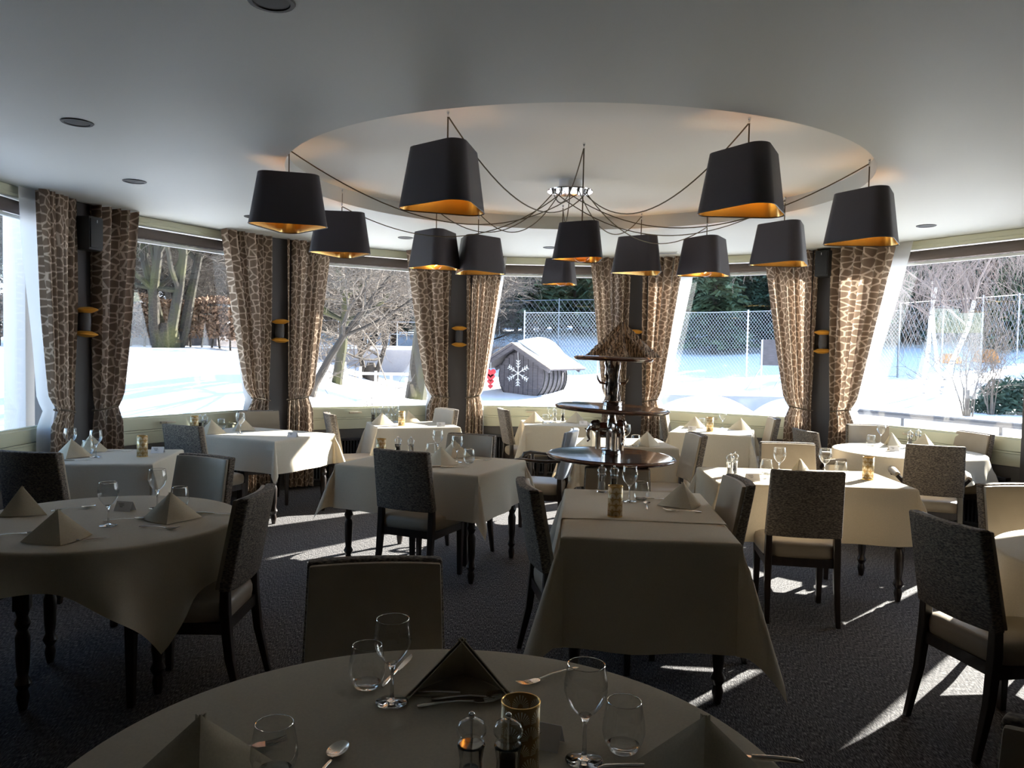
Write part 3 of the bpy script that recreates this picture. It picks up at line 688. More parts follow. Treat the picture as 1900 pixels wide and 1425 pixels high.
# ------------------------------------------------------------------ chairs
def chair_parts(root, arms=None, back='weave', front='leather'):
    # seat: soft cushion, facing +y
    def cushion(u, v, t):
        return None
    q = MB()
    n = 14
    def seat_ring(sc, z):
        pts = []
        for i in range(4*n):
            k = i//n; t = (i % n)/n
            a = math.pi/2*k + math.pi/2*t
            ex = .32
            cx = math.copysign(abs(math.cos(a))**ex, math.cos(a)); cy = math.copysign(abs(math.sin(a))**ex, math.sin(a))
            pts.append((cx*.225*sc*(1+.04*cy), cy*.225*sc + .01, z))
        return pts
    vs = []; rings = [(.90,.375),(.985,.385),(1,.41),(1,.435),(.97,.458),(.85,.470),(.5,.476)]
    for sc, z in rings: vs += seat_ring(sc, z)
    m = 4*n; fs = [(j*m+i, j*m+(i+1) % m, (j+1)*m+(i+1) % m, (j+1)*m+i) for j in range(len(rings)-1) for i in range(m)]
    fs += [tuple(range(m-1, -1, -1)), tuple((len(rings)-1)*m+i for i in range(m))]
    q.add(vs, fs); part('seat', q, MT['leather'], root, smooth=True, angle=60)
    # back: a slightly bowed, tilted slab; woven behind, leather in front
    def back_pt(u, v, y0):
        hw = .218 - .012*v; x = (2*u-1)*hw
        z = .515 + .405*v
        y = -.205 - .075*v - .016*math.sin(math.pi*v)*0 - .028*(1-(2*u-1)**2) + .03
        return (x, y+y0, z)
    def slab(y0, y1, inset=0.0):
        q = MB(); nx, nz = 12, 8
        def f(u, v): return back_pt(inset+u*(1-2*inset), inset+v*(1-2*inset), y0)
        def g(u, v): return back_pt(inset+u*(1-2*inset), inset+v*(1-2*inset), y1)
        A = [f(i/nx, j/nz) for j in range(nz+1) for i in range(nx+1)]; B = [g(i/nx, j/nz) for j in range(nz+1) for i in range(nx+1)]
        o = len(A); wq = nx+1; fs = []
        for j in range(nz):
            for i in range(nx):
                a = j*wq+i; fs += [(a, a+1, a+wq+1, a+wq), (o+a, o+a+wq, o+a+wq+1, o+a+1)]
        for i in range(nx): fs += [(i, o+i, o+i+1, i+1), (nz*wq+i, nz*wq+i+1, o+nz*wq+i+1, o+nz*wq+i)]
        for j in range(nz): fs += [(j*wq, (j+1)*wq, o+(j+1)*wq, o+j*wq), (j*wq+nx, o+j*wq+nx, o+(j+1)*wq+nx, (j+1)*wq+nx)]
        q.add(A+B, fs); return q
    bk_ = part('backrest', slab(-.055, -.005), MT[back], root, bevel=.012, seg=3)
    part('back_pad', slab(-.006, .016, .018), MT[front], bk_, bevel=.008, seg=2)
    # wooden frame
    for s in (-1, 1):
        q = MB(); q.box((s*.195, .20, .19), (.030, .030, .38), top=(.044, .044)); part('leg', q, MT['darkwood'], root, bevel=.003, seg=1)
        q = MB()
        pts = [(s*.20, -.275, .0), (s*.197, -.225, .22), (s*.195, -.205, .42), (s*.195, -.205, .56)]
        vs = []; szs = [.026, .036, .042, .036]
        for (x, y, z), k in zip(pts, szs): vs += [(x-k/2, y-k/2, z), (x+k/2, y-k/2, z), (x+k/2, y+k/2, z), (x-k/2, y+k/2, z)]
        fs = [(3,2,1,0), (12,13,14,15)] + [(4*j+i, 4*j+(i+1) % 4, 4*j+4+(i+1) % 4, 4*j+4+i) for j in range(3) for i in range(4)]
        q.add(vs, fs); part('leg', q, MT['darkwood'], root, bevel=.003, seg=1)
    for nm, c, d in (('seat_rail', (0,.205,.355), (.37,.028,.055)), ('seat_rail', (0,-.205,.36), (.37,.028,.05)), ('seat_rail', (-.20,0,.355), (.028,.39,.05)), ('seat_rail', (.20,0,.355), (.028,.39,.05))):
        q = MB(); q.box(c, d); part(nm, q, MT['darkwood'], root)
    if arms == 'pad':
        for s in (-1, 1):
            q = MB(); q.tube([(s*.25, -.20, .66), (s*.262, -.05, .665), (s*.262, .10, .66), (s*.255, .16, .655)], [.022,.030,.032,.026], 10); part('armrest', q, MT['leather'], root, smooth=True)
            q = MB(); q.tube([(s*.225, .17, .40), (s*.25, .16, .52), (s*.256, .13, .64)], [.02,.017,.02], 8); part('arm_post', q, MT['darkwood'], root, smooth=True)
            q = MB(); q.tube([(s*.20, -.215, .60), (s*.25, -.20, .655)], .018, 8); part('arm_joint', q, MT['darkwood'], root, smooth=True)
    if arms == 'scroll':
        for s in (-1, 1):
            q = MB(); q.tube([(s*.20,-.21,.67), (s*.235,-.10,.665), (s*.25,.02,.67), (s*.255,.13,.675), (s*.255,.185,.66), (s*.255,.205,.62), (s*.255,.185,.585), (s*.255,.165,.60)],
                             [.014,.016,.013,.018,.021,.018,.014,.011], 8); part('armrest', q, MT['darkwood'], root, smooth=True)
            q = MB(); q.lathe([(0,.36),(.018,.36),(.018,.42),(.012,.44),(.022,.50),(.012,.55),(.018,.60),(.014,.66),(0,.66)], 10, Matrix.Translation((s*.245,.11,0))); part('arm_post', q, MT['darkwood'], root, smooth=True)
CP = {}
for i, (kind, x, y, fa, lab) in enumerate(CHAIRS):
    if kind not in CP:
        c = empty({'chair': 'dining_chair', 'armchair': 'armchair', 'carved_armchair': 'carved_armchair'}[kind], (x, y, 0), R(fa-90))
        if kind == 'chair': chair_parts(c)
        elif kind == 'armchair': chair_parts(c, 'pad')
        else: chair_parts(c, 'scroll', 'blueleather', 'blueleather')
        CP[kind] = c
    else: c = dup(CP[kind], (x, y, 0), R(fa-90))
    if lab.startswith('grey chair facing us'): c.scale = (1, 1, .93)
    tag(c, lab, 'chair', 'dining chairs')

# ------------------------------------------------------------------ tables and cloths
def leg_turned(h):
    q = MB()
    q.box((0,0,h-.14), (.062,.062,.28))
    q.lathe([(0,h-.28),(.030,h-.28),(.022,h-.31),(.033,h-.34),(.020,h-.37),(.030,h-.40),(.027,h-.52),(.021,h-.57),(.034,h-.60),(.019,h-.63),(.026,h-.66),(.022,.03),(.016,.0),(0,0)], 14)
    return q
LEGM = leg_turned(.715).mesh('leg', True, angle=35); LEGM.materials.append(MT['darkwood'])
def table_rect(x, y, w_, d_, rot):
    t = empty('dining_table', (x, y, 0), R(rot))
    q = MB(); q.box((0,0,.733), (w_-.01, d_-.01, .03)); part('tabletop', q, MT['darkwood'], t)
    q = MB(); 
    for sx in (-1, 1):
        for sy in (-1, 1): link('leg', LEGM, None, t, (sx*(w_/2-.06), sy*(d_/2-.06), .003))
    for c, d in (((0,d_/2-.06,.675),(w_-.16,.022,.09)), ((0,-d_/2+.06,.675),(w_-.16,.022,.09)), ((w_/2-.06,0,.675),(.022,d_-.16,.09)), ((-w_/2+.06,0,.675),(.022,d_-.16,.09))):
        q = MB(); q.box(c, d); part('apron', q, MT['darkwood'], t)
    return t
def table_round(x, y, r_):
    t = empty('round_table', (x, y, 0), R(20))
    q = MB(); q.lathe([(0,.718),(r_-.01,.718),(r_-.005,.733),(r_-.01,.747),(0,.747)], 48); part('tabletop', q, MT['darkwood'], t, smooth=True)
    for k in range(4): link('leg', LEGM, None, t, ((r_*.62)*math.cos(R(45+90*k)), (r_*.62)*math.sin(R(45+90*k)), .003))
    q = MB(); q.lathe([(r_*.66,.64),(r_*.70,.64),(r_*.70,.718),(r_*.66,.718),(r_*.66,.64)], 40); part('apron', q, MT['darkwood'], t, smooth=True)
    return t
def hang(s):
    """flat distance past the edge -> (outward, down) with a soft edge"""
    r = .014
    if s <= 0: return 0, 0
    a = s/r
    if a < math.pi/2: return r*math.sin(a), r*(1-math.cos(a))
    return r, r + (s - r*math.pi/2)
def cloth_rect(w_, d_, h, seed, z0=.753, hx0=None, hx1=None, hy0=None, hy1=None):
    rnd = random.Random(seed); ph = [rnd.uniform(0, 6.28) for _ in range(6)]
    hx0 = h if hx0 is None else hx0; hx1 = h if hx1 is None else hx1; hy0 = h if hy0 is None else hy0; hy1 = h if hy1 is None else hy1
    def axis(half, a, b):
        mid = [half*(-1+2*i/10) for i in range(11)]
        past = [.007, .014, .022, .035]
        def tail(h_):
            if h_ <= .03: return [.004]
            return [p for p in past if p < h_] + [.035+(h_-.035)*i/12 for i in range(1, 13)]
        return [-half-p for p in reversed(tail(a))] + mid + [half+p for p in tail(b)]
    X = axis(w_/2, hx0, hx1); Y = axis(d_/2, hy0, hy1)
    vs = []
    for y in Y:
        for x in X:
            dx = max(abs(x)-w_/2, 0); dy = max(abs(y)-d_/2, 0); sx = 1 if x > 0 else -1; sy = 1 if y > 0 else -1
            bx = max(-w_/2, min(w_/2, x)); by = max(-d_/2, min(d_/2, y))
            if dx == 0 and dy == 0: p = (x, y, z0 + .0012*math.sin(9*x+ph[0])*math.sin(7*y+ph[1]))
            elif dy == 0:
                o, dn = hang(dx); k = min(1, dn/.3); fl = .07*dn + .026*k*math.sin(6*by+ph[2]+sx) + .014*k*math.sin(14*by+ph[3])
                p = (bx+sx*(o+max(fl, -.004)), by, z0-dn)
            elif dx == 0:
                o, dn = hang(dy); k = min(1, dn/.3); fl = .07*dn + .026*k*math.sin(6*bx+ph[4]+sy) + .014*k*math.sin(14*bx+ph[5])
                p = (bx, by+sy*(o+max(fl, -.004)), z0-dn)
            else:
                r_ = math.hypot(dx, dy); f = math.atan2(dy, dx); o, dn = hang(r_); k = min(1, dn/.12)
                q2 = math.sin(2*f)
                out = o + k*.30*dn*q2*.72
                fx = .05*dn*math.cos(f)**2; fy = .05*dn*math.sin(f)**2
                # a gathered fold that stands off the corner
                tw = .10*dn*math.sin(4*f)
                p = (bx+sx*(out*(1 if q2 > .2 else max(math.cos(f), .0)) + fx + tw*.5), by+sy*(out*(1 if q2 > .2 else max(math.sin(f), 0)) + fy - tw*.5), z0-dn*(1-.10*q2))
            vs.append(p)
    n = len(X); fs = [(j*n+i, j*n+i+1, (j+1)*n+i+1, (j+1)*n+i) for j in range(len(Y)-1) for i in range(n-1)]
    q = MB(); q.add(vs, fs); return q
def cloth_round(r_, half, seed, rot=0, z0=.753):
    rnd = random.Random(seed); ph = rnd.uniform(0, 6.28); ph2 = rnd.uniform(0, 6.28); q = MB(); n = 144
    vs = [(0,0,z0)]; rows = [.25,.5,.75,.9,1.0]
    for k in rows: vs += [(r_*k*math.cos(2*math.pi*i/n), r_*k*math.sin(2*math.pi*i/n), z0) for i in range(n)]
    ts = [.006/.2, .014/.2, .022/.2, .18, .27, .36, .45, .55, .65, .75, .85, .93, 1.0]
    for t in ts:
        for i in range(n):
            a = 2*math.pi*i/n; al = a - R(rot)
            rm = half/max(abs(math.cos(al)), abs(math.sin(al))); s = max(rm-r_, .03)*t if t > .2 else t*.2
            o, dn = hang(s); k = min(1, dn/.15); corner = (max(0, (rm-half)/(half*.414)))
            rip = (.5+.5*math.sin(8*a+ph))**2*.42 + .10*math.sin(13*a+ph2)
            out = o + k*dn*(.05 + rip*(1-.5*corner)); 
            vs.append(((r_+out)*math.cos(a), (r_+out)*math.sin(a), z0-dn*.97))
    fs = [(0, 1+i, 1+(i+1) % n) for i in range(n)]
    for j in range(len(rows)+len(ts)-1):
        fs += [(1+j*n+i, 1+(j+1)*n+i, 1+(j+1)*n+(i+1) % n, 1+j*n+(i+1) % n) for i in range(n)]
    q.add(vs, fs); return q
RT = [ # x, y, w, d, rot, drop, label piece, cloth material
 (-2.92, 5.65, .74, .78, 9, .40, 'corner table by the leftmost curtains', 'linen2'),
 (-2.424, 7.367, 1.15, .79, -26, .30, 'window table before the hedge', 'linen2'),
 (-.571, 5.69, 1.10, .85, -22, .32, 'middle table with turned legs', 'linen'),
 (-1.10, 8.57, .88, .72, 19, .38, 'window table before the big bare tree', 'linen2'),
 (.54, 9.09, .79, .70, 3, .34, 'window table before the barrel hut', 'linen'),
 (2.24, 8.53, .82, .78, -20, .36, 'bright window table behind the tiered stand', 'linen'),
 (1.02, 7.2, .88, .74, 4, .36, 'table just behind the tiered stand', 'linen'),
 (.682, 4.00, .77, 1.20, -5, .50, 'long table before the tiered stand', 'linen'),
 (2.0, 5.30, 1.24, .72, -3, .37, 'wide table beside the long one', 'linen')]
for i, (x, y, w_, d_, rot, h, lab, m) in enumerate(RT):
    t = table_rect(x, y, w_, d_, rot); tag(t, 'dark wooden legs and frame of the ' + lab, 'table', 'dining tables')
    c = part('tablecloth', cloth_rect(w_, d_, h, 40+i), MT[m], None, smooth=True, loc=(x, y, 0), rot=(0,0,R(rot)), angle=70)
    tag(c, 'beige linen tablecloth on the ' + lab, 'tablecloth', 'tablecloths')
# second cloth laid over the far part of the long table
c = part('tablecloth', cloth_rect(.785, .83, .36, 77, .757, hy0=.0, hy1=.36), MT['linen2'], None, smooth=True, loc=(.682+.187*math.sin(R(5)), 4.0+.187*math.cos(R(5)), 0), rot=(0,0,R(-5)), angle=70)
tag(c, 'second overlapping cloth with a straight front edge on the long table', 'tablecloth', 'tablecloths')
RD = [(-.144, 1.385, .70, .95, 30, 'front round table'), (-1.91, 3.58, .60, .77, 3, 'left round table'), (3.6, 6.97, .62, .82, 20, 'sunlit round table by the birches'), (2.77, 3.165, .64, .86, 15, 'right-edge round table')]
for i, (x, y, r_, half, rot, lab) in enumerate(RD):
    t = table_round(x, y, r_); tag(t, 'dark turned legs and top under the cloth of the ' + lab, 'table', 'dining tables')
    c = part('tablecloth', cloth_round(r_, half, 60+i, rot), MT['linen'], None, smooth=True, loc=(x, y, 0), angle=70)
    tag(c, 'beige linen cloth draped over the ' + lab, 'tablecloth', 'tablecloths')

# ------------------------------------------------------------------ things on the tables (made once, then copied)
def wine_glass():
    g = empty('wine_glass')
    q = MB(); q.lathe([(0,.0),(.036,.0005),(.038,.002),(.036,.0035),(.016,.006),(.006,.010),(.0042,.02),(.0038,.06),(.0045,.078),(.009,.088),(.013,.094),(.006,.094),(0,.092)], 28); part('stem', q, MT['solidglass'], g, smooth=True)
    q = MB(); pr = [(.012,.092),(.024,.104),(.036,.121),(.0435,.143),(.044,.158),(.041,.178),(.0375,.197)]
    q.lathe(pr, 32); bw = part('bowl', q, MT['glass'], g, smooth=True)
    q = MB(); q.tube([(.0372*math.cos(R(a)), .0372*math.sin(R(a)), .197) for a in range(0, 361, 12)], .0009, 5, cap=False); part('rim', q, MT['solidglass'], bw, smooth=True)
    return g
def tumbler():
    g = empty('tumbler')
    q = MB(); q.lathe([(0,.0),(.026,.0),(.031,.004),(.034,.012),(.022,.010),(0,.009)], 28); part('base', q, MT['solidglass'], g, smooth=True)
    q = MB(); pr = [(.031,.004),(.040,.022),(.0445,.040),(.043,.062),(.039,.085),(.0355,.103)]
    q.lathe(pr, 32); bw = part('glass_wall', q, MT['glass'], g, smooth=True)
    q = MB(); q.tube([(.035*math.cos(R(a)), .035*math.sin(R(a)), .103) for a in range(0, 361, 12)], .0009, 5, cap=False); part('rim', q, MT['solidglass'], bw, smooth=True)
    return g
def napkin():
    # a standing folded napkin: two wings meet in a spine, open towards -y
    q = MB(); A = (0, -.010, .132); S = (0, .095, 0); Lp = (-.132, -.055, 0); Rp = (.132, -.055, 0)
    n = 10; vs = []; fs = []
    def wing(P, s):
        rows = []
        for j in range(n+1):
            v = j/n; e0 = Vector(A).lerp(Vector(S), v); e1 = Vector(A).lerp(Vector(P), v)
            row = []
            for i in range(n+1):
                u = i/n; p = e0.lerp(e1, u); b = math.sin(math.pi*u)*v*.016
                p += Vector((s*b, b*.6, .004*math.sin(math.pi*u)*v)); row.append(p)
            rows.append(row)
        return rows
    def thick(rows, off):
        A_ = [tuple(p) for r_ in rows for p in r_]; B_ = [tuple(p+off) for r_ in rows for p in r_]; k = n+1; o = len(A_); fs = []
        for j in range(n):
            for i in range(n):
                a = j*k+i; fs += [(a, a+1, a+k+1, a+k), (o+a, o+a+k, o+a+k+1, o+a+1)]
        for j in range(n): fs += [(j*k, (j+1)*k, o+(j+1)*k, o+j*k), (j*k+n, o+j*k+n, o+(j+1)*k+n, (j+1)*k+n)]
        for i in range(n): fs += [(n*k+i, n*k+i+1, o+n*k+i+1, o+n*k+i)]
        return A_+B_, fs
    for P, s in ((Lp, -1), (Rp, 1)):
        r_ = wing(P, s); q.add(*thick(r_, Vector((-s*.003, -.002, .0))))
        r2 = [[p + Vector((-s*.007, -.006, -.001)) for p in row] for row in r_]; q.add(*thick(r2, Vector((-s*.0025, -.002, 0))))
    q.add([(-.124,-.048,.002),(.124,-.048,.002),(0,.088,.002),(-.124,-.048,.006),(.124,-.048,.006),(0,.088,.006)], [(2,1,0),(3,4,5),(0,1,4,3),(1,2,5,4),(2,0,3,5)])
    return part('napkin', q, MT['napkin'], None, smooth=True, angle=50)
def knife():
    g = empty('knife')
    q = MB(); q.tube([(-.105,0,.005),(-.09,0,.006),(-.05,0,.0062),(-.005,0,.0052)], [.003,.0062,.0058,.0042], 10); part('handle', q, MT['steel'], g, smooth=True)
    out = [(-.005,-.004),(.02,-.008),(.07,-.010),(.095,-.007),(.108,.003),(.06,.006),(-.005,.004)]
    q = MB(); q.prism(out, .0035, .0050); part('blade', q, MT['steel'], g, bevel=.0005, seg=1); return g
def utensil(kind):
    g = empty(kind)
    q = MB(); q.tube([(-.10,0,.004),(-.085,0,.006),(-.05,0,.010),(-.01,0,.013),(.03,0,.008)], [.0035,.0055,.0035,.0026,.003], 8, Matrix.Diagonal((1,1.3,.7,1))); part('handle', q, MT['steel'], g, smooth=True)
    q = MB()
    if kind == 'spoon':
        vs = []; n = 16
        for j in range(7):
            s = j/6
            for i in range(n): vs.append((.062+.034*s*math.cos(2*math.pi*i/n), .020*s*math.sin(2*math.pi*i/n)*(1-.12*math.cos(2*math.pi*i/n)), .0012+.0085*s*s))
        fs = [(j*n+i, j*n+(i+1) % n, (j+1)*n+(i+1) % n, (j+1)*n+i) for j in range(6) for i in range(n)]
        vs2 = [(x, y, z+.0012) for x, y, z in vs]; o = len(vs); fs += [tuple(reversed([o+k for k in f])) for f in fs[:]]
        fs += [(6*n+i, 6*n+(i+1) % n, o+6*n+(i+1) % n, o+6*n+i) for i in range(n)]
        q.add(vs+vs2, fs); part('bowl', q, MT['steel'], g, smooth=True)
    else:
        q.prism([(.028,-.003),(.038,-.011),(.056,-.012),(.056,.012),(.038,.011),(.028,.003)], .004, .0062); part('fork_root', q, MT['steel'], g, bevel=.0008, seg=1)
        for i in range(4):
            y = -.0102+.0068*i; q = MB(); q.tube([(.054,y,.005),(.075,y,.0062),(.098,y*.92,.013)], [.0018,.0017,.0009], 5); part('tine', q, MT['steel'], g, smooth=True)
    return g
def mill(kind):
    g = empty(kind)
    q = MB(); q.lathe([(0,0),(.027,0),(.028,.006),(.025,.016),(.0275,.026),(.022,.045),(.0205,.075),(.024,.095),(.0255,.102),(.0205,.104),(.017,.098),(.016,.06),(.018,.03),(.018,.012),(0,.012)], 24); part('body', q, MT['solidglass'], g, smooth=True)
    q = MB(); q.lathe([(0,.104),(.022,.104),(.024,.108),(.018,.113),(.027,.125),(.0275,.133),(.022,.144),(.010,.150),(0,.151)], 24); hd_ = part('head', q, MT['glass'], g, smooth=True)
    q = MB(); q.lathe([(0,.013),(.0165,.013),(.0165,.03),(.015,.06),(.0155,.085 if kind == 'pepper_mill' else .055),(0,.086 if kind == 'pepper_mill' else .056)], 16); part('filling', q, MT['pepper' if kind == 'pepper_mill' else 'salt'], g, smooth=True)
    q = MB(); q.lathe([(0,.02),(.002,.02),(.002,.15),(0,.15)], 8); part('spindle', q, MT['chrome'], g)
    q = MB(); q.ico((0,0,.157), .0065, n=12, m=8); part('knob', q, MT['chrome'], hd_, smooth=True); return g
def candle_holder():
    g = empty('candle_holder')
    n = 40; hh = .15; vs = []; uv = []
    for j in range(2):
        for i in range(n+1): vs.append((.037*math.cos(2*math.pi*i/n), .037*math.sin(2*math.pi*i/n), .004+hh*j)); uv.append((i/n, j))
    q = MB(); q.add(vs, [(i, i+1, n+2+i, n+1+i) for i in range(n)])
    me = q.mesh('sleeve', True); ul = me.uv_layers.new(name='UVMap')
    for lp in me.loops: ul.data[lp.index].uv = uv[lp.vertex_index]
    o = link('sleeve', me, MT['fan'], g)
    md = o.modifiers.new('thickness', 'SOLIDIFY'); md.thickness = .0015; md.offset = -1
    q = MB(); q.tube([(.0365*math.cos(R(a)), .0365*math.sin(R(a)), .154) for a in range(0, 361, 12)], .0014, 6, cap=False); part('rim', q, MT['gold'], o, smooth=True)
    q = MB(); q.lathe([(0,0),(.038,0),(.038,.005),(0,.005)], 32); part('foot', q, MT['gold'], g, smooth=True)
    q = MB(); q.lathe([(0,.005),(.030,.005),(.030,.075),(.024,.080),(0,.078)], 24); part('candle', q, MT['linen2'], g, smooth=True); return g
def place_card():
    g = empty('place_card')
    q = MB(); t = .0008
    for s in (-1, 1):
        a = [(-.045, s*.026, 0), (.045, s*.026, 0), (.045, 0, .046), (-.045, 0, .046)]
        b = [(x, y-s*t, z) for x, y, z in a]
        q.add(a+b, [(0,1,2,3), (7,6,5,4), (0,4,5,1), (1,5,6,2), (2,6,7,3), (3,7,4,0)])
    fc = part('folded_card', q, MT['card'], g)
    Mr = Matrix.Translation((0, -.0268, 0)) @ Matrix.Rotation(R(60.5), 4, 'X')
    for k, (x0, x1, v) in enumerate(((-.030, .0, .040), (-.024, .004, .032), (-.018,-.002,.024))):
        q = MB(); pts = [(x0+(x1-x0)*i/14, v + .0022*math.sin(i*1.9), .0008) for i in range(15)]
        q.tube(pts, .0007, 4, Mr); part('printed_line', q, MT['ink'], fc)
    return g
MAKE = {'wine_glass': wine_glass, 'tumbler': tumbler, 'napkin': napkin, 'knife': knife, 'fork': lambda: utensil('fork'), 'spoon': lambda: utensil('spoon'),
        'salt_mill': lambda: mill('salt_mill'), 'pepper_mill': lambda: mill('pepper_mill'), 'candle_holder': candle_holder, 'place_card': place_card}
CATS = {'wine_glass': 'glass', 'tumbler': 'glass', 'salt_mill': 'salt mill', 'pepper_mill': 'pepper mill', 'candle_holder': 'candle holder', 'place_card': 'card'}
GRP = {'wine_glass': 'wine glasses', 'tumbler': 'tumblers', 'napkin': 'folded napkins', 'knife': 'knives', 'fork': 'forks', 'spoon': 'spoons', 'salt_mill': 'salt mills', 'pepper_mill': 'pepper mills', 'candle_holder': 'candle holders', 'place_card': 'place cards'}
IP = {}
for kind, t, x, y, rot, lab in ITEMS:
    z = .7585 if t == 10 else .7545
    if kind not in IP: o = IP[kind] = MAKE[kind](); o.location = (x, y, z); o.rotation_euler = (0, 0, R(rot))
    else: o = dup(IP[kind], (x, y, z), R(rot))
    tag(o, lab, CATS.get(kind, kind), GRP[kind] + ' laid on the tables')
# ------------------------------------------------------------------ the tiered stand with silver figures and a carved mountain
EX, EY = .686, 5.25
st = empty('tiered_stand', (EX, EY, 0))
def tier(z, r_, tilt, name='tier'):
    q = MB(); q.lathe([(0,-.012),(r_-.05,-.012),(r_-.02,-.026),(r_-.006,-.020),(r_,-.010),(r_-.004,-.003),(r_-.012,.0),(r_-.018,.004),(r_-.03,.002),(0,.002)], 72, Matrix.Rotation(R(tilt), 4, 'Y'))
    return part(name, q, MT['mahogany'], st, smooth=True, loc=(0,0,z), angle=50)
Z1, Z2, Z3 = .887, 1.216, 1.555
tier(Z1, .44, 1.2); tier(Z2, .39, 2.2); tier(Z3, .27, 1.0)
q = MB(); q.lathe([(0,.30),(.05,.30),(.06,.33),(.035,.38),(.03,.50),(.055,.60),(.06,.66),(.035,.74),(.03,.80),(.07,.86),(.075,Z1-.012),(0,Z1-.012)], 24); part('pedestal', q, MT['mahogany'], st, smooth=True)
for k in range(3):
    a = R(90+120*k); c, s = math.cos(a), math.sin(a)
    q = MB(); q.tube([(.03*c,.03*s,.36),(.14*c,.14*s,.33),(.24*c,.24*s,.20),(.30*c,.30*s,.07),(.36*c,.36*s,.03),(.39*c,.39*s,.03)], [.035,.034,.026,.02,.022,.028], 10); part('leg', q, MT['mahogany'], st, smooth=True)
for z in (Z1, Z2):
    q = MB(); q.lathe([(0,0),(.068,0),(.068,.008),(.064,.012),(.064,.030),(.070,.034),(.062,.040),(0,.040)], 32); part('collar', q, MT['chrome'], st, smooth=True, loc=(0,0,z+.002))
# elephants carrying the middle tier
def elephant():
    q = MB()
    q.ico((0,.055,.13), (.048,.062,.052), n=14, m=9); q.ico((0,.115,.155), (.034,.036,.040), n=12, m=8)
    q.tube([(0,.14,.15),(0,.162,.12),(0,.158,.085),(0,.15,.06),(0,.165,.045)], [.018,.014,.011,.008,.007], 8)
    for s in (-1, 1):
        q.ico((s*.040,.10,.16), (.008,.026,.034), n=10, m=6)
        q.tube([(s*.015,.14,.135),(s*.02,.168,.125),(s*.018,.182,.135)], [.006,.004,.002], 6)
        for yy in (.02,.09): q.tube([(s*.026,yy,.12),(s*.028,yy,.06),(s*.028,yy,.0)], [.020,.017,.018], 8)
    return q
EM = elephant().mesh('elephant_figure', True, angle=60); EM.materials.append(MT['silver'])
for k in range(3): link('elephant_figure', EM, None, st, (0,0,Z1+.042), (0,0,R(200+120*k)))
q = MB(); q.lathe([(0,Z1+.04),(.035,Z1+.04),(.03,Z1+.12),(.045,Z1+.2),(.030,Z1+.24),(.024,Z1+.29),(.035,Z2-.012),(0,Z2-.012)], 16); part('silver_stem', q, MT['silver'], st, smooth=True)
# gnarled silver figures between the middle and upper tier
rnd = random.Random(3)
for k in range(5):
    a = 2*math.pi*k/5; q = MB(); pts = []; rr = []
    for j in range(11):
        t = j/10; rad = .042 - .012*math.sin(math.pi*t) + rnd.uniform(-.008,.008); aa = a + .5*t
        pts.append((rad*math.cos(aa), rad*math.sin(aa), Z2+.04+(Z3-Z2-.052)*t)); rr.append(.016+rnd.uniform(-.005,.008))
    q.tube(pts, rr, 8); part('carved_figure', q, MT['silver'], st, smooth=True)
for s in (-1, 1):
    q = MB(); q.tube([(s*.05,-.01,Z2+.16),(s*.085,-.01,Z2+.165),(s*.10,-.01,Z2+.185),(s*.108,-.01,Z2+.215)], [.008,.009,.007,.003], 8); part('side_hook', q, MT['silver'], st, smooth=True)
q = MB(); q.lathe([(0,Z2+.04),(.030,Z2+.04),(.022,Z2+.15),(.030,Z2+.25),(.05,Z3-.012),(0,Z3-.012)], 14); part('silver_stem', q, MT['silver'], st, smooth=True)
tag(st, 'three-tier mahogany stand with silver elephants and figures between the round trays', 'stand')
# the mountain carved of striped wood
m, nt, b = newmat('striped_driftwood'); L = nt.links.new
tc = N(nt, 'TexCoord'); mp = N(nt, 'Mapping'); mp.inputs['Scale'].default_value = (1,1,.35); L(tc.outputs['Object'], mp.inputs[0])
wv = N(nt, 'TexWave', wave_type='BANDS', bands_direction='X'); wv.inputs['Scale'].default_value = 14; wv.inputs['Distortion'].default_value = 9; wv.inputs['Detail'].default_value = 3; wv.inputs['Detail Scale'].default_value = 2.5
L(mp.outputs[0], wv.inputs['Vector'])
cr = N(nt, 'ValToRGB'); cr.color_ramp.elements[0].color = (.07,.045,.03,1); cr.color_ramp.elements[1].color = (.44,.33,.23,1); L(wv.outputs['Fac'], cr.inputs[0]); L(cr.outputs[0], b.inputs['Base Color'])
b.inputs['Roughness'].default_value = .7
bp = N(nt, 'Bump'); bp.inputs['Strength'].default_value = .8; bp.inputs['Distance'].default_value = .01; L(wv.outputs['Fac'], bp.inputs['Height']); L(bp.outputs[0], b.inputs['Normal'])
def mountain():
    q = MB(); n, mm = 72, 26; vs = []
    for j in range(mm+1):
        t = j/mm; z = .225*t
        base = .165*(1-t)**1.5 + .05*(1-t**3) + .012
        if t > .98: base = .012
        for i in range(n):
            a = 2*math.pi*i/n
            rid = 1 + .20*math.sin(3*a+1.3+t) * (1-.4*t) + .13*math.sin(7*a+2.5*t) + .06*math.sin(15*a-3*t) + .05*math.sin(9*t*6.28+4*a)*t*(1-t)*3
            r_ = base*rid
            vs.append((r_*math.cos(a) + .02*t, .8*r_*math.sin(a), z + .012*math.sin(5*a+4*t)*t))
    fs = [(j*n+i, j*n+(i+1) % n, (j+1)*n+(i+1) % n, (j+1)*n+i) for j in range(mm) for i in range(n)] + [tuple(range(n-1,-1,-1)), tuple(mm*n+i for i in range(n))]
    q.add(vs, fs); return q
c = part('mountain_carving', mountain(), m, None, smooth=True, loc=(EX+.035, EY, Z3+.006), rot=(0,R(1),0), angle=70)
tag(c, 'striped driftwood carving shaped like a mountain on the top tray', 'sculpture')
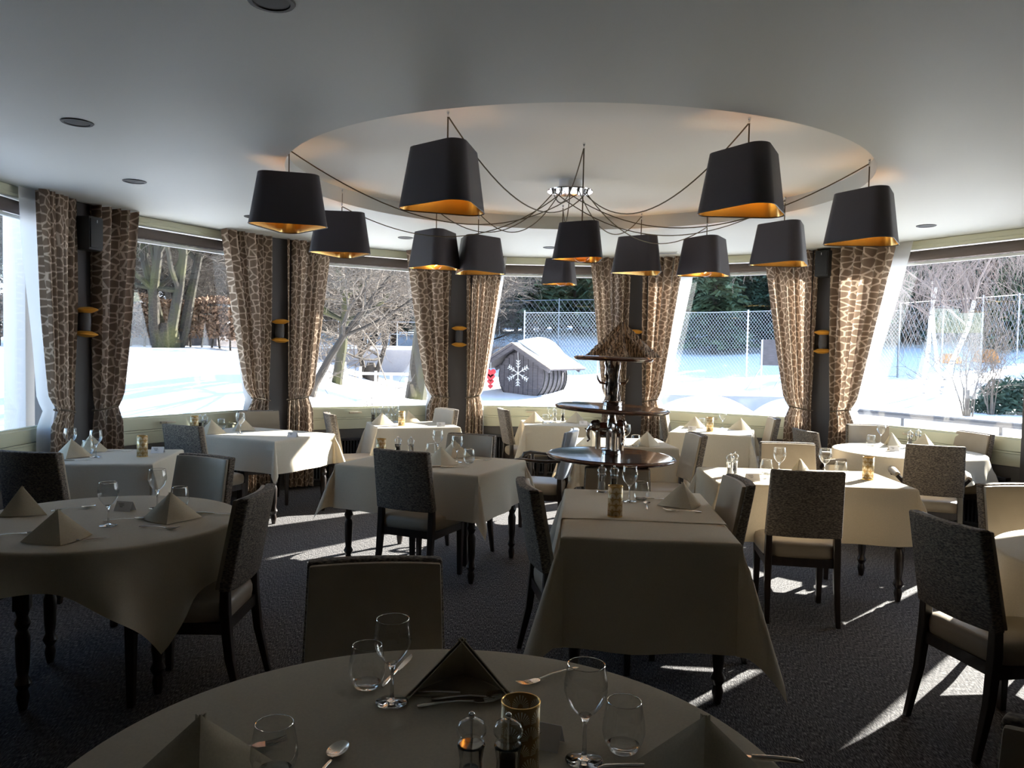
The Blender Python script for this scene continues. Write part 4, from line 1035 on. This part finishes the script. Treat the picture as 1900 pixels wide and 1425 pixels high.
# ------------------------------------------------------------------ outdoors: snow ground, trees, hut, fences
def interp(T, x):
    if x <= T[0][0]: return T[0][1]
    for (a, p), (b, q) in zip(T, T[1:]):
        if x <= b:
            t = (x-a)/(b-a); t = t*t*(3-2*t); return p + (q-p)*t
    return T[-1][1]
PB = [(0,.15),(10,.15),(22,.22),(30,.75),(40,1.5),(48,2.9),(75,3.6),(110,6),(170,14)]
PL = [(0,.15),(8,.35),(16,1.62),(22,1.75),(40,2.0),(60,2.6),(110,6),(170,14)]
def ground(x, y):
    d = math.hypot(x, y); az = x/max(y, .5) if y > .5 else (-3 if x < 0 else 3)
    k = min(1, max(0, (-.06-az)/.34)); k = k*k*(3-2*k)
    z = interp(PB, d)*(1-k) + interp(PL, d)*k
    z += .02*max(-25, min(25, x))
    z += .05*math.sin(.7*x+.3*y)*math.sin(.5*y-.4*x)
    db = math.hypot(x-BC.x, y-BC.y) - 4.7
    if XL-1.2 < x < XR+1.2 and YB-1 < y < 5: db = min(db, -.5)
    k2 = min(1, max(0, (db-.2)/1.6)); k2 = k2*k2*(3-2*k2)
    return z*k2 + (-.35)*(1-k2)
def axis_pts(lo, hi, c, fine, coarse):
    out = [c]; s = fine
    while out[-1] < hi: out.append(out[-1]+s); s = min(coarse, s*1.06)
    neg = [c]; s = fine
    while neg[-1] > lo: neg.append(neg[-1]-s); s = min(coarse, s*1.06)
    return sorted(set(neg[1:] + out))
gx = axis_pts(-110, 130, 1, .35, 5); gy = axis_pts(-60, 175, 7, .35, 5)
q = MB(); n = len(gx)
rn = random.Random(5)
q.add([(x, y, ground(x, y) + rn.uniform(-.015, .015)) for y in gy for x in gx], [(j*n+i, j*n+i+1, (j+1)*n+i+1, (j+1)*n+i) for j in range(len(gy)-1) for i in range(n-1)])
g = structure(part('snow_ground', q, MT['snow'], smooth=True, angle=180))

# ---- conifers
def conifer(seed, H=11.0, bare=.10, spread=.20, mat_='needle'):
    rnd = random.Random(seed); t = empty('conifer_tree')
    q = MB(); q.tube([(0,0,-.6),(0,0,H*.3),(.05,0,H*.7),(0,0,H)], [.19,.16,.08,.02], 7); part('trunk', q, MT['trunk'], t, smooth=True)
    vs = []; fs = []
    lv = 34
    for j in range(lv):
        t_ = j/(lv-1); z = H*(bare + (1-bare)*t_); rr = spread*H*(1-t_)**.8 + .12
        nb = 11 if t_ < .7 else 7
        for i in range(nb):
            a = rnd.uniform(0, 6.28); L_ = rr*rnd.uniform(.65, 1.1); dr = -.22*L_ - .1
            ca, sa = math.cos(a), math.sin(a)
            for k in range(7):
                u = (k+1)/7; sp = .30*L_*(1-.5*u)+.08
                c = Vector((ca*L_*u, sa*L_*u, z + dr*u*u + .10*L_*u + rnd.uniform(-.05,.05)))
                side = Vector((-sa, ca, 0)); s = rnd.choice((-1, 1))
                tip = c + side*s*sp*rnd.uniform(.7,1.3) + Vector((ca, sa, 0))*sp*.7 + Vector((0,0,-sp*rnd.uniform(.2,.9)))
                tip2 = c - side*s*sp*rnd.uniform(.4,1.1) + Vector((ca, sa, 0))*sp*.4 + Vector((0,0,-sp*rnd.uniform(.2,.9)))
                n0 = len(vs); vs += [tuple(c - Vector((ca,sa,0))*.15*L_), tuple(tip), tuple(c + Vector((ca,sa,0))*.1*L_), tuple(tip2)]
                fs.append((n0, n0+1, n0+2, n0+3))
    q = MB(); q.add(vs, fs); part('crown', q, MT[mat_], t)
    return t
CV = [conifer(1), conifer(2, 11, .17, .17), conifer(3, 11, .08, .22, 'needle2')]
rn = random.Random(11); cnt = 0
def place_conifer(x, y, s, v, lab, grp):
    global cnt
    o = CV[v]
    if o.get('label') is None: o.location = (x, y, ground(x, y)); o.scale = (s, s, s); c = o
    else: c = dup(o, (x, y, ground(x, y)), rn.uniform(0, 6.28), s)
    tag(c, lab, 'tree', grp)
spots = []
for row, (d0, d1, nn, s0, s1) in enumerate([(40,44,20,.55,.8), (46,52,34,.85,1.1), (54,64,36,.9,1.2), (68,85,34,1.1,1.5), (90,120,26,1.5,2.0)]):
    for i in range(nn):
        az = (.16 + .60*(i+rn.uniform(.1,.9))/nn) if row == 0 else -.27 + 1.02*(i+rn.uniform(.1,.9))/nn
        d = rn.uniform(d0, d1); y = d/math.sqrt(1+az*az); x = az*y
        spots.append((x, y, rn.uniform(s0, s1)*(.8 if az > .42 else 1), rn.randrange(3), row))
for x, y, s, v, row in spots:
    place_conifer(x, y, s, v, ['short young conifer just behind the far court fence', 'dark conifer at the edge of the forest beyond the snowy court', 'dark conifer deeper in the forest beyond the court', 'dark conifer on the slope high behind the forest', 'dark conifer far up the wooded hillside'][row],
                  ['young conifers behind the far fence', 'conifers at the forest edge', 'conifers deeper in the forest', 'conifers on the slope', 'conifers far up the hillside'][row])

# ---- bare broadleaf trees
def branch_tree(name, seed, H, r0, stems=1, lean=(0,0), levels=5, spread=.7, weep=0.0, trunk_h=.35, mats=('bark','twig'), nb=(3,4), twig_r=.006):
    rnd = random.Random(seed); t = empty(name); T = MB(); W = MB()
    def grow(p, d, L_, r, lev):
        n = 4 if lev < 3 else 3; pts = [p]; rad = [r]; dd = d.copy()
        for i in range(n):
            j = Vector((rnd.gauss(0,1), rnd.gauss(0,1), rnd.gauss(0,.6)))*(.10+.05*lev)
            up = Vector((0,0,.10 if lev < 3 else -.12*weep*lev))
            dd = (dd + j + up).normalized(); pts.append(pts[-1] + dd*L_/n); rad.append(max(r*(1-.42*(i+1)/n), twig_r*.6))
        (T if lev < (1 if weep else 2) else W).tube(pts, rad, 8 if lev == 0 else 6 if lev == 1 else 4 if lev == 2 else 3, cap=False)
        if lev >= levels: return
        k = rnd.randint(*nb)
        for i in range(k):
            u = rnd.uniform(.35, 1.0) if lev else rnd.uniform(.55, 1.0)
            idx = min(n, max(1, int(round(u*n)))); q0 = pts[idx]
            side = Vector((rnd.gauss(0,1), rnd.gauss(0,1), rnd.gauss(.15,.5))).normalized()
            nd = (dd*(1-spread*.6) + side*spread).normalized()
            grow(q0, nd, L_*rnd.uniform(.55,.80), max(rad[idx]*rnd.uniform(.5,.72), twig_r), lev+1)
        grow(pts[-1], (dd + Vector((rnd.gauss(0,.2), rnd.gauss(0,.2), 0))).normalized(), L_*.75, rad[-1]*.9, lev+1)
    for s in range(stems):
        a = 2*math.pi*s/max(1, stems) + .4; off = .0 if stems == 1 else r0*.7
        d0 = Vector((lean[0] + (.22*math.cos(a) if stems > 1 else 0), lean[1] + (.22*math.sin(a) if stems > 1 else 0), 1)).normalized()
        grow(Vector((off*math.cos(a), off*math.sin(a), -.3)), d0, H*trunk_h, r0*(1 if stems == 1 else .62), 0)
    if stems > 1: T.tube([(0,0,-.4),(0,0,.3),(0,0,.55)], [r0*1.5,r0*1.25,r0*.8], 10, cap=False)
    part('trunk', T, MT[mats[0]], t, smooth=True); part('twigs_foliage', W, MT[mats[1]], t)
    return t
def put(t, x, y, rz=0, s=1, lab='', grp=None, cat='tree'):
    t.location = (x, y, ground(x, y)); t.rotation_euler = (0, 0, rz); t.scale = (s, s, s); tag(t, lab, cat, grp); return t
put(branch_tree('bare_tree', 21, 9, .21, stems=4, levels=5, nb=(3,5), mats=('mossbark','twig')), -7.7, 17.2, .3, 1, 'many-stemmed mossy bare tree standing at the hedge', 'bare trees on the lawn')
put(branch_tree('bare_tree', 22, 7.5, .13, lean=(.10,.0), levels=5, nb=(3,5), spread=.85, trunk_h=.30, mats=('mossbark','twig')), -3.9, 17.0, 0, 1, 'spreading bare tree with low crown before the concrete wall', 'bare trees on the lawn')
put(branch_tree('bare_tree', 23, 10, .23, lean=(-.06,.02), levels=5, spread=.6, trunk_h=.42, mats=('mossbark','twig')), -1.98, 15.2, 0, 1, 'thick mossy bare trunk beside the third pillar curtain', 'bare trees on the lawn')
put(branch_tree('bare_tree', 24, 5.2, .075, lean=(.42,.05), levels=5, spread=.8, trunk_h=.36, mats=('bark','twig')), -3.35, 12.6, 0, 1, 'slender leaning bare tree nearest the second window', 'bare trees on the lawn')
far = branch_tree('bare_tree', 25, 8, .14, levels=5, spread=.75, trunk_h=.3, nb=(4,5), twig_r=.008); far2 = branch_tree('bare_tree', 26, 7.5, .15, stems=2, levels=5, spread=.8, trunk_h=.28, nb=(3,5), twig_r=.008)
fs_ = [(-13.5,21.5,1.0),(-9.6,22.5,1.05),(-6.2,21.5,.95),(-4.4,24,1.0),(-7.6,27,1.2),(-11.5,28,1.2),(-1.9,31,1.0),(-15.5,27,1.2),(-5.5,33,1.2),(-10,35,1.3),(-1.2,35,1.1),(-15,38,1.4),(-19,24,1.2),(-7.5,40,1.4),(-3.8,42,1.3),(-13,46,1.6),(-17,19.5,1.0),(-12.0,19.8,.8),(-8.6,19.6,.75),(-10.6,24.5,1.0),(-8.6,25.2,1.0),(-3.2,36,1.2),(-6.4,30.5,1.0),(-9,31,1.2),(-21,30,1.4),(-17,33,1.3),(-5.8,37,1.3),(-2.2,40,1.2)]
for i, (x, y, s) in enumerate(fs_):
    src = (far, far2)[i % 2]
    c = src if i < 2 else dup(src)
    put(c, x, y, i*1.9, s, 'grey bare tree in the thicket behind the hedge and wall', 'bare trees in the thicket')
# birches and shrubs before the right-hand window
put(branch_tree('birch_tree', 31, 9.5, .07, lean=(-.02,0), levels=5, spread=.7, weep=1, trunk_h=.36, mats=('birch','birchtwig'), nb=(2,3), twig_r=.006), 11.75, 22.0, 0, 1, 'straight white birch nearest the curtain', 'birches by the window')
put(branch_tree('birch_tree', 32, 9.5, .09, lean=(.13,0), levels=5, spread=.85, weep=1.2, trunk_h=.33, mats=('birch','birchtwig'), nb=(3,4), twig_r=.006), 12.1, 21.8, 0, 1, 'leaning white birch with drooping crown', 'birches by the window')
put(branch_tree('birch_tree', 33, 10, .07, lean=(-.05,.05), levels=5, spread=.7, weep=1, trunk_h=.36, mats=('birch','birchtwig'), nb=(2,3), twig_r=.006), 13.9, 25.0, 0, 1, 'thin white birch behind the leaning one', 'birches by the window')
put(branch_tree('bare_shrub', 34, 2.9, .03, stems=6, levels=3, nb=(2,4), spread=.55, trunk_h=.4, mats=('twig','twig'), twig_r=.004), 9.6, 16.2, 0, 1, 'many-stemmed leafless shrub behind the balcony railing', 'leafless shrubs', 'shrub')
put(branch_tree('bare_shrub', 35, 2.4, .025, stems=5, levels=3, nb=(2,4), spread=.6, trunk_h=.4, mats=('twig','twig'), twig_r=.004), 10.6, 17.0, .8, 1, 'leafless shrub near the dark evergreen bush', 'leafless shrubs', 'shrub')
put(branch_tree('bare_shrub', 36, 2.2, .02, stems=9, levels=3, spread=.5, trunk_h=.5, mats=('twig','twig'), twig_r=.004), -1.35, 25.2, 0, 1, 'pale feathery leafless bush beside the barrel hut', 'leafless shrubs', 'shrub')
# low evergreen bush
rn = random.Random(8); vs = []; fs = []
for i in range(1500):
    a = rn.uniform(0, 6.28); b_ = math.acos(rn.uniform(0, 1)); rr = rn.uniform(.55, 1.0)
    c = Vector((1.1*rr*math.sin(b_)*math.cos(a), .9*rr*math.sin(b_)*math.sin(a), .85*rr*math.cos(b_)))
    u = Vector((rn.gauss(0,1), rn.gauss(0,1), rn.gauss(0,1))).normalized()*.11; v_ = u.cross(Vector((rn.gauss(0,1), rn.gauss(0,1), 1))).normalized()*.035
    n0 = len(vs); vs += [tuple(c-u), tuple(c+v_), tuple(c+u), tuple(c-v_)]; fs.append((n0, n0+1, n0+2, n0+3))
bsh = empty('evergreen_bush'); q = MB(); q.add(vs, fs); part('foliage', q, MT['needle'], bsh)
q = MB(); q.tube([(0,0,-.2),(0,0,.5)], .05, 6); part('stem', q, MT['trunk'], bsh)
put(bsh, 11.6, 17.6, 0, 1, 'dark low evergreen bush in the shaded snow', None, 'bush')

# ---- hedge of dry leaves
rn = random.Random(9); hd = empty('hedge', (0, 0, 0)); vs = []; fs = []
p0, p1 = Vector((-15.5, 16.8, 0)), Vector((-5.8, 18.6, 0)); dv = p1-p0; nv = Vector((-dv.y, dv.x, 0)).normalized()
for i in range(24000):
    t = rn.random(); s = rn.uniform(-.45, .45); hgt = .22 + .95*rn.random()**.75
    p = p0 + dv*t + nv*s; p.z = ground(p.x, p.y) + hgt + .08*math.sin(30*t)*(hgt > 1)
    u = Vector((rn.gauss(0,1), rn.gauss(0,1), rn.gauss(0,1))).normalized()*.055; v_ = u.cross(Vector((rn.gauss(0,1), rn.gauss(0,1), rn.gauss(0,1)))).normalized()*.028
    n0 = len(vs); vs += [tuple(p-u), tuple(p+v_), tuple(p+u), tuple(p-v_)]; fs.append((n0, n0+1, n0+2, n0+3))
q = MB(); q.add(vs, fs); part('foliage', q, MT['hedge'], hd)
for i in range(40):
    p = p0 + dv*((i+rn.random()*.6)/40) + nv*rn.uniform(-.2,.2); z = ground(p.x, p.y); q = MB()
    q.tube([(p.x,p.y,z-.2),(p.x+rn.uniform(-.1,.1),p.y,z+.4),(p.x+rn.uniform(-.2,.2),p.y+rn.uniform(-.1,.1),z+1.1)], [.03,.022,.01], 5); part('stem', q, MT['bark'], hd)
tag(hd, 'clipped brown-leaved beech hedge across the left lawn', 'hedge')

# ---- shed with snowy roof behind the hedge
sx, sy = -10.3, 25.0; sz = ground(sx, sy); sh = empty('garden_shed', (sx, sy, sz-1.25), R(-12))
q = MB(); q.box((0,0,.9), (3.0,2.2,2.0)); part('walls', q, MT['hutwood'], sh)
q = MB(); q.prism([(-1.8,0),(0,.75),(1.8,0)], -1.3, 1.3, Matrix.Translation((0,0,1.85)) @ Matrix.Rotation(R(90), 4, 'X')); part('roof', q, MT['shingle'], sh)
q = MB(); q.prism([(-1.9,.02),(-1.7,.24),(0,.98),(1.7,.24),(1.9,.02),(0,.76)], -1.35, 1.35, Matrix.Translation((0,0,1.85)) @ Matrix.Rotation(R(90), 4, 'X')); part('snow_cover', q, MT['snow'], sh, bevel=.06)
tag(sh, 'small shed with snow-covered roof behind the hedge', 'shed')

# ---- concrete wall with railing, low white fence
cw = empty('retaining_wall', (0, 0, 0))
za = ground(-4, 27)
q = MB(); q.box((-4.6, 27.2, za+.15), (5.6, .3, 1.5)); part('wall_block', q, MT['concrete'], cw)
q = MB(); q.box((-4.6, 27.2, za+.96), (5.7, .5, .14)); part('snow_cap', q, MT['snow'], cw, bevel=.05)
for i in range(6):
    q = MB(); q.tube([(-7.2+1.04*i, 27.2, za+.8), (-7.2+1.04*i, 27.2, za+1.9)], .02, 6); part('railing_post', q, MT['galv'], cw)
for zz in (1.88, 1.45):
    q = MB(); q.tube([(-7.25, 27.2, za+zz), (-1.95, 27.2, za+zz)], .012, 5); part('railing_wire', q, MT['galv'], cw)
tag(cw, 'grey concrete retaining wall with wire railing behind the bare trees', 'wall')
pf = empty('low_fence', (0,0,0))
for i in range(9):
    x, y = -5.4+.42*i, 21.0; z = ground(x, y); q = MB(); q.box((x, y, z+.12), (.06,.05,.62)); part('post', q, MT['whitepaint'], pf)
z = ground(-3.7, 21); q = MB(); q.box((-3.72, 20.97, z+.36), (3.5,.03,.07)); part('rail', q, MT['whitepaint'], pf)
tag(pf, 'low white post-and-rail fence before the concrete wall', 'fence')

# ---- chain-link fences
def chain_fence(pts, h, lab, pitch=.11, step=2.6, name='chain_link_fence'):
    f = empty(name, (0,0,0)); Wm = MB()
    for (a, b) in zip(pts, pts[1:]):
        a = Vector((*a, 0)); b = Vector((*b, 0)); L_ = (b-a).length; u = (b-a)/L_; nn = max(1, round(L_/step))
        for i in range(nn+1):
            p = a + u*L_*i/nn; z = ground(p.x, p.y); q = MB(); q.tube([(p.x,p.y,z-.3),(p.x,p.y,z+h+.08)], .032, 6); part('post', q, MT['galv'], f, smooth=True)
        k = int(L_/pitch); sl = .75
        def P(s, hh): 
            s = max(0, min(L_, s)); p = a + u*s; return Vector((p.x, p.y, ground(p.x, p.y)+hh))
        dx = h*sl
        for i in range(-int(dx/pitch), k+1):
            for sg in (1, -1):
                s0 = i*pitch if sg == 1 else i*pitch+dx; s1 = s0 + sg*dx
                lo, hi = 0, h
                def clip(s): return max(0, min(L_, s))
                c0, c1 = clip(s0), clip(s1)
                if abs(c1-c0) < .05: continue
                h0 = abs(c0-s0)/dx*h; h1 = h - abs(c1-s1)/dx*h
                Wm.tube([P(c0, h0), P(c1, h1)], .0045, 3, cap=False)
        for hh in (h, .05): 
            m_ = max(2, int(L_/3)); q = MB(); q.tube([P(L_*i/m_, hh) for i in range(m_+1)], .012, 4); part('top_wire' if hh == h else 'bottom_wire', q, MT['galv'], f)
    part('wire_mesh', Wm, MT['galv'], f)
    tag(f, lab, 'fence', 'chain-link fences')
chain_fence([(.4,27.5),(13.5,27.0)], 2.35, 'tall chain-link fence of the court behind the barrel hut')
chain_fence([(13.5,27.0),(27,35)], 2.6, 'chain-link fence with square panels behind the birches', .3)
chain_fence([(-4,42.5),(22,42.5)], 2.6, 'far chain-link fence at the foot of the forest', .3, 3.4)

# ---- low wall, snow mounds, ball-catch frame, tents
gw = empty('garden_wall', (0,0,0)); q = MB(); q.box((4.6, 17.6, .33), (5.6, .25, .75)); part('wall_block', q, MT['concrete'], gw); q = MB(); q.box((4.6, 17.6, .74), (5.7, .4, .10)); part('snow_cap', q, MT['snow'], gw, bevel=.04)
tag(gw, 'low concrete garden wall with snow on top behind the mounds', 'wall')
for i, (x, y, a, b_, h, lab) in enumerate([(3.6,14.2,1.5,1.0,.75,'broad snow mound in front of the low wall'), (5.3,14.6,1.1,.9,.70,'pointed snow mound beside the fifth pillar curtain'), (1.55,15.6,1.1,.8,.62,'rounded snow mound right of the barrel hut'),
     (-2.2,14.2,2.4,1.1,.42,'lumpy snow bank at the foot of the thick trunk'), (10.8,13.5,1.8,1.4,.55,'blue shaded snow heap by the evergreen bush')]):
    q = MB(); nn = 40; rows = 12; vs = []
    for j in range(rows+1):
        t = j/rows
        for k in range(nn):
            an = 2*math.pi*k/nn; rr = (1-t)*(1+.10*math.sin(3*an+i)+.06*math.sin(7*an+2*i)); vs.append((a*rr*math.cos(an), b_*rr*math.sin(an), h*(1-(1-t)**2)**1.3 + .05*(1-t)*t*math.sin(3*an+9*t+i) - .12))
    q.add(vs, [(j*nn+k, j*nn+(k+1) % nn, (j+1)*nn+(k+1) % nn, (j+1)*nn+k) for j in range(rows) for k in range(nn)])
    o = part('snow_mound', q, MT['snow'], None, smooth=True, loc=(x, y, ground(x, y)), angle=180); tag(o, lab, 'snow mound', 'snow mounds')
bf = empty('ball_board', (8.15, 24.0, ground(8.15, 24)))
for s in (-1, 1):
    q = MB(); q.tube([(s*.4,0,-.2),(s*.4,0,1.55)], .03, 6); part('post', q, MT['galv'], bf)
    q = MB(); q.tube([(s*.4,0,.7),(s*.4-.5,-.2,0)], .02, 5); part('brace', q, MT['galv'], bf)
q = MB(); q.box((0,.02,1.15), (.86,.03,.8)); part('dark_panel', q, MT['hutwood'], bf)
tag(bf, 'dark panel on two braced posts standing on the court', 'board')
for i, (x, lab) in enumerate(((17.3, 'small orange tent left of the taller one beyond the fence'), (18.7, 'taller orange tent beyond the fence'))):
    te = empty('tent', (x, 30.5, ground(x, 30.5))); q = MB(); s = .36+.12*i
    q.prism([(-.6*s,0),(.6*s,0),(.35*s,.7*s),(0,1.1*s),(-.35*s,.7*s)], -.5, .5, Matrix.Rotation(R(90), 4, 'X')); part('canvas', q, MT['orange'], te, bevel=.03)
    q = MB(); q.tube([(0,0,-.1),(0,0,1.15*s)], .02, 5); part('pole', q, MT['galv'], te); tag(te, lab, 'tent', 'orange tents')

# ---- barrel hut
hz = -.05; ht = empty('barrel_hut', (.28, 24.0, hz), R(-30))      # local y runs back along the barrel
Mb = Matrix.Translation((0,0,.90)) @ Matrix.Rotation(R(-90), 4, 'X')
q = MB(); q.lathe([(0,0),(.78,0),(.80,.02),(.84,.8),(.80,1.58),(.78,1.6),(0,1.6)], 48, Mb); part('barrel', q, MT['hutwood'], ht, smooth=True)
for y in (.03,.30,.58,.86,1.14,1.42,1.57):
    q = MB(); q.lathe([(.80+.04*math.sin(math.pi*y/1.6),y-.012),(.83+.04*math.sin(math.pi*y/1.6),y-.012),(.83+.04*math.sin(math.pi*y/1.6),y+.012),(.80+.04*math.sin(math.pi*y/1.6),y+.012)], 48, Mb); part('hoop', q, MT['rubber'], ht, smooth=True)
for i in range(9):
    x = -.68+.17*i; hh = math.sqrt(.76**2-x*x); q = MB(); q.box((x,-.012,.90), (.16,.025,2*hh)); part('front_plank', q, MT['hutwood'], ht, bevel=.006, seg=1)
q = MB(); q.box((-.62,.1,.05), (.14,.3,.5)); part('cradle', q, MT['hutwood'], ht); q = MB(); q.box((.62,.1,.05), (.14,.3,.5)); part('cradle', q, MT['hutwood'], ht)
ang = math.atan2(.76, 1.32); sl = math.hypot(.76, 1.32)
for s in (-1, 1):
    Mr = Matrix.Translation((0,.62,1.90)) @ Matrix.Rotation(s*ang, 4, 'Y') 
    q = MB(); q.box((s*sl/2,0,0), (sl,2.5,.05), Mr); part('roof_slope', q, MT['hutwood'], ht)
    for i in range(8):
        q = MB(); q.box((s*(sl*(i+.5)/8),0,.035), (sl/8+.03,2.54,.018), Mr @ Matrix.Rotation(R(0), 4, 'Y')); part('shingle_row', q, MT['shingle'], ht)
    for i in range(3):
        q = MB(); q.box((s*sl/2,-1.12+1.05*i,-.075), (sl*.96,.07,.10), Mr); part('rafter', q, MT['hutwood'], ht)
q = MB(); nn = 18; rows = 14; vs = []                        # thick snow left on the right slope
for j in range(rows+1):
    for i in range(nn+1):
        u, v = i/nn, j/rows; hgt = .42*math.sin(math.pi*u)**.6*math.sin(math.pi*v)**.5*(1-.35*u); p = Mr @ Vector((s*(-.12+sl*.72*u), -.75+1.75*v, .045+hgt)); vs.append(tuple(p))
q.add(vs, [(j*(nn+1)+i, j*(nn+1)+i+1, (j+1)*(nn+1)+i+1, (j+1)*(nn+1)+i) for j in range(rows) for i in range(nn)]); part('roof_snow', q, MT['snow'], ht, smooth=True, angle=180)
tag(ht, 'dark barrel-shaped wooden hut with shingled gable roof and snow', 'hut')
sf = empty('snowflake_ornament', (.28-.10, 24.0-.10, hz+1.0), R(-30))
for k in range(6):
    a = R(60*k+30); c, s = math.cos(a), math.sin(a); q = MB(); q.tube([(0,0,0),(.40*c,0,.40*s)], .014, 5)
    for rr in (.16,.25,.33):
        for sg in (-1, 1): q.tube([(rr*c,0,rr*s), ((rr+.07)*c - sg*.07*s, 0, (rr+.07)*s + sg*.07*c)], .011, 5)
    part('arm', q, MT['whitepaint'], sf)
q = MB(); q.tube([(0,0,.4),(0,-.05,.78)], .006, 4); part('string', q, MT['whitepaint'], sf)
tag(sf, 'white snowflake ornament hanging on the front of the barrel hut', 'ornament')
gl = empty('heart_garland', (-.66, 23.6, hz+1.0))
for i in range(4):
    r_ = .16-.026*i; q = MB(); z = -.14*i
    hs = [(r_*.0625*16*math.sin(t)**3, r_*.0625*(13*math.cos(t)-5*math.cos(2*t)-2*math.cos(3*t)-math.cos(4*t))) for t in [2*math.pi*k/28 for k in range(28)]]
    q.prism(hs, -.035, .035, Matrix.Translation((0,0,z)) @ Matrix.Rotation(R(90), 4, 'X')); part('heart', q, MT['red'], gl, bevel=.01)
q = MB(); q.tube([(0,0,.32),(0,0,-.45)], .005, 4); part('string', q, MT['whitepaint'], gl)
tag(gl, 'string of red hearts hanging from the hut eave', 'ornament')

# ---- balcony rail and porch post close to the glass
br = empty('balcony_railing', (0,0,0)); a, b_ = Vector((4.9,12.05,0)), Vector((7.3,7.1,0)); u = b_-a
q = MB(); q.tube([(a.x,a.y,.80),(b_.x,b_.y,.80)], .042, 8); part('handrail', q, MT['darkgalv'], br, smooth=True)
for i in range(5):
    p = a + u*i/4; q = MB(); q.tube([(p.x,p.y,-.4),(p.x,p.y,.80)], .022, 6); part('post', q, MT['darkgalv'], br)
for zz in (.62,.5,.36):
    q = MB(); q.tube([(a.x,a.y,zz),(b_.x,b_.y,zz)], .008, 5); part('rail_wire', q, MT['darkgalv'], br)
tag(br, 'grey balcony railing outside the right-hand birch window', 'railing')
pp = empty('porch_post', (-4.42, 6.92, 0)); q = MB(); q.box((0,0,1.25), (.2,.16,3.3)); part('shaft', q, MT['render'], pp, bevel=.01); q = MB(); q.box((0,0,2.93), (.3,.26,.1)); part('capital', q, MT['render'], pp)
tag(pp, 'white porch post outside the leftmost window', 'post')
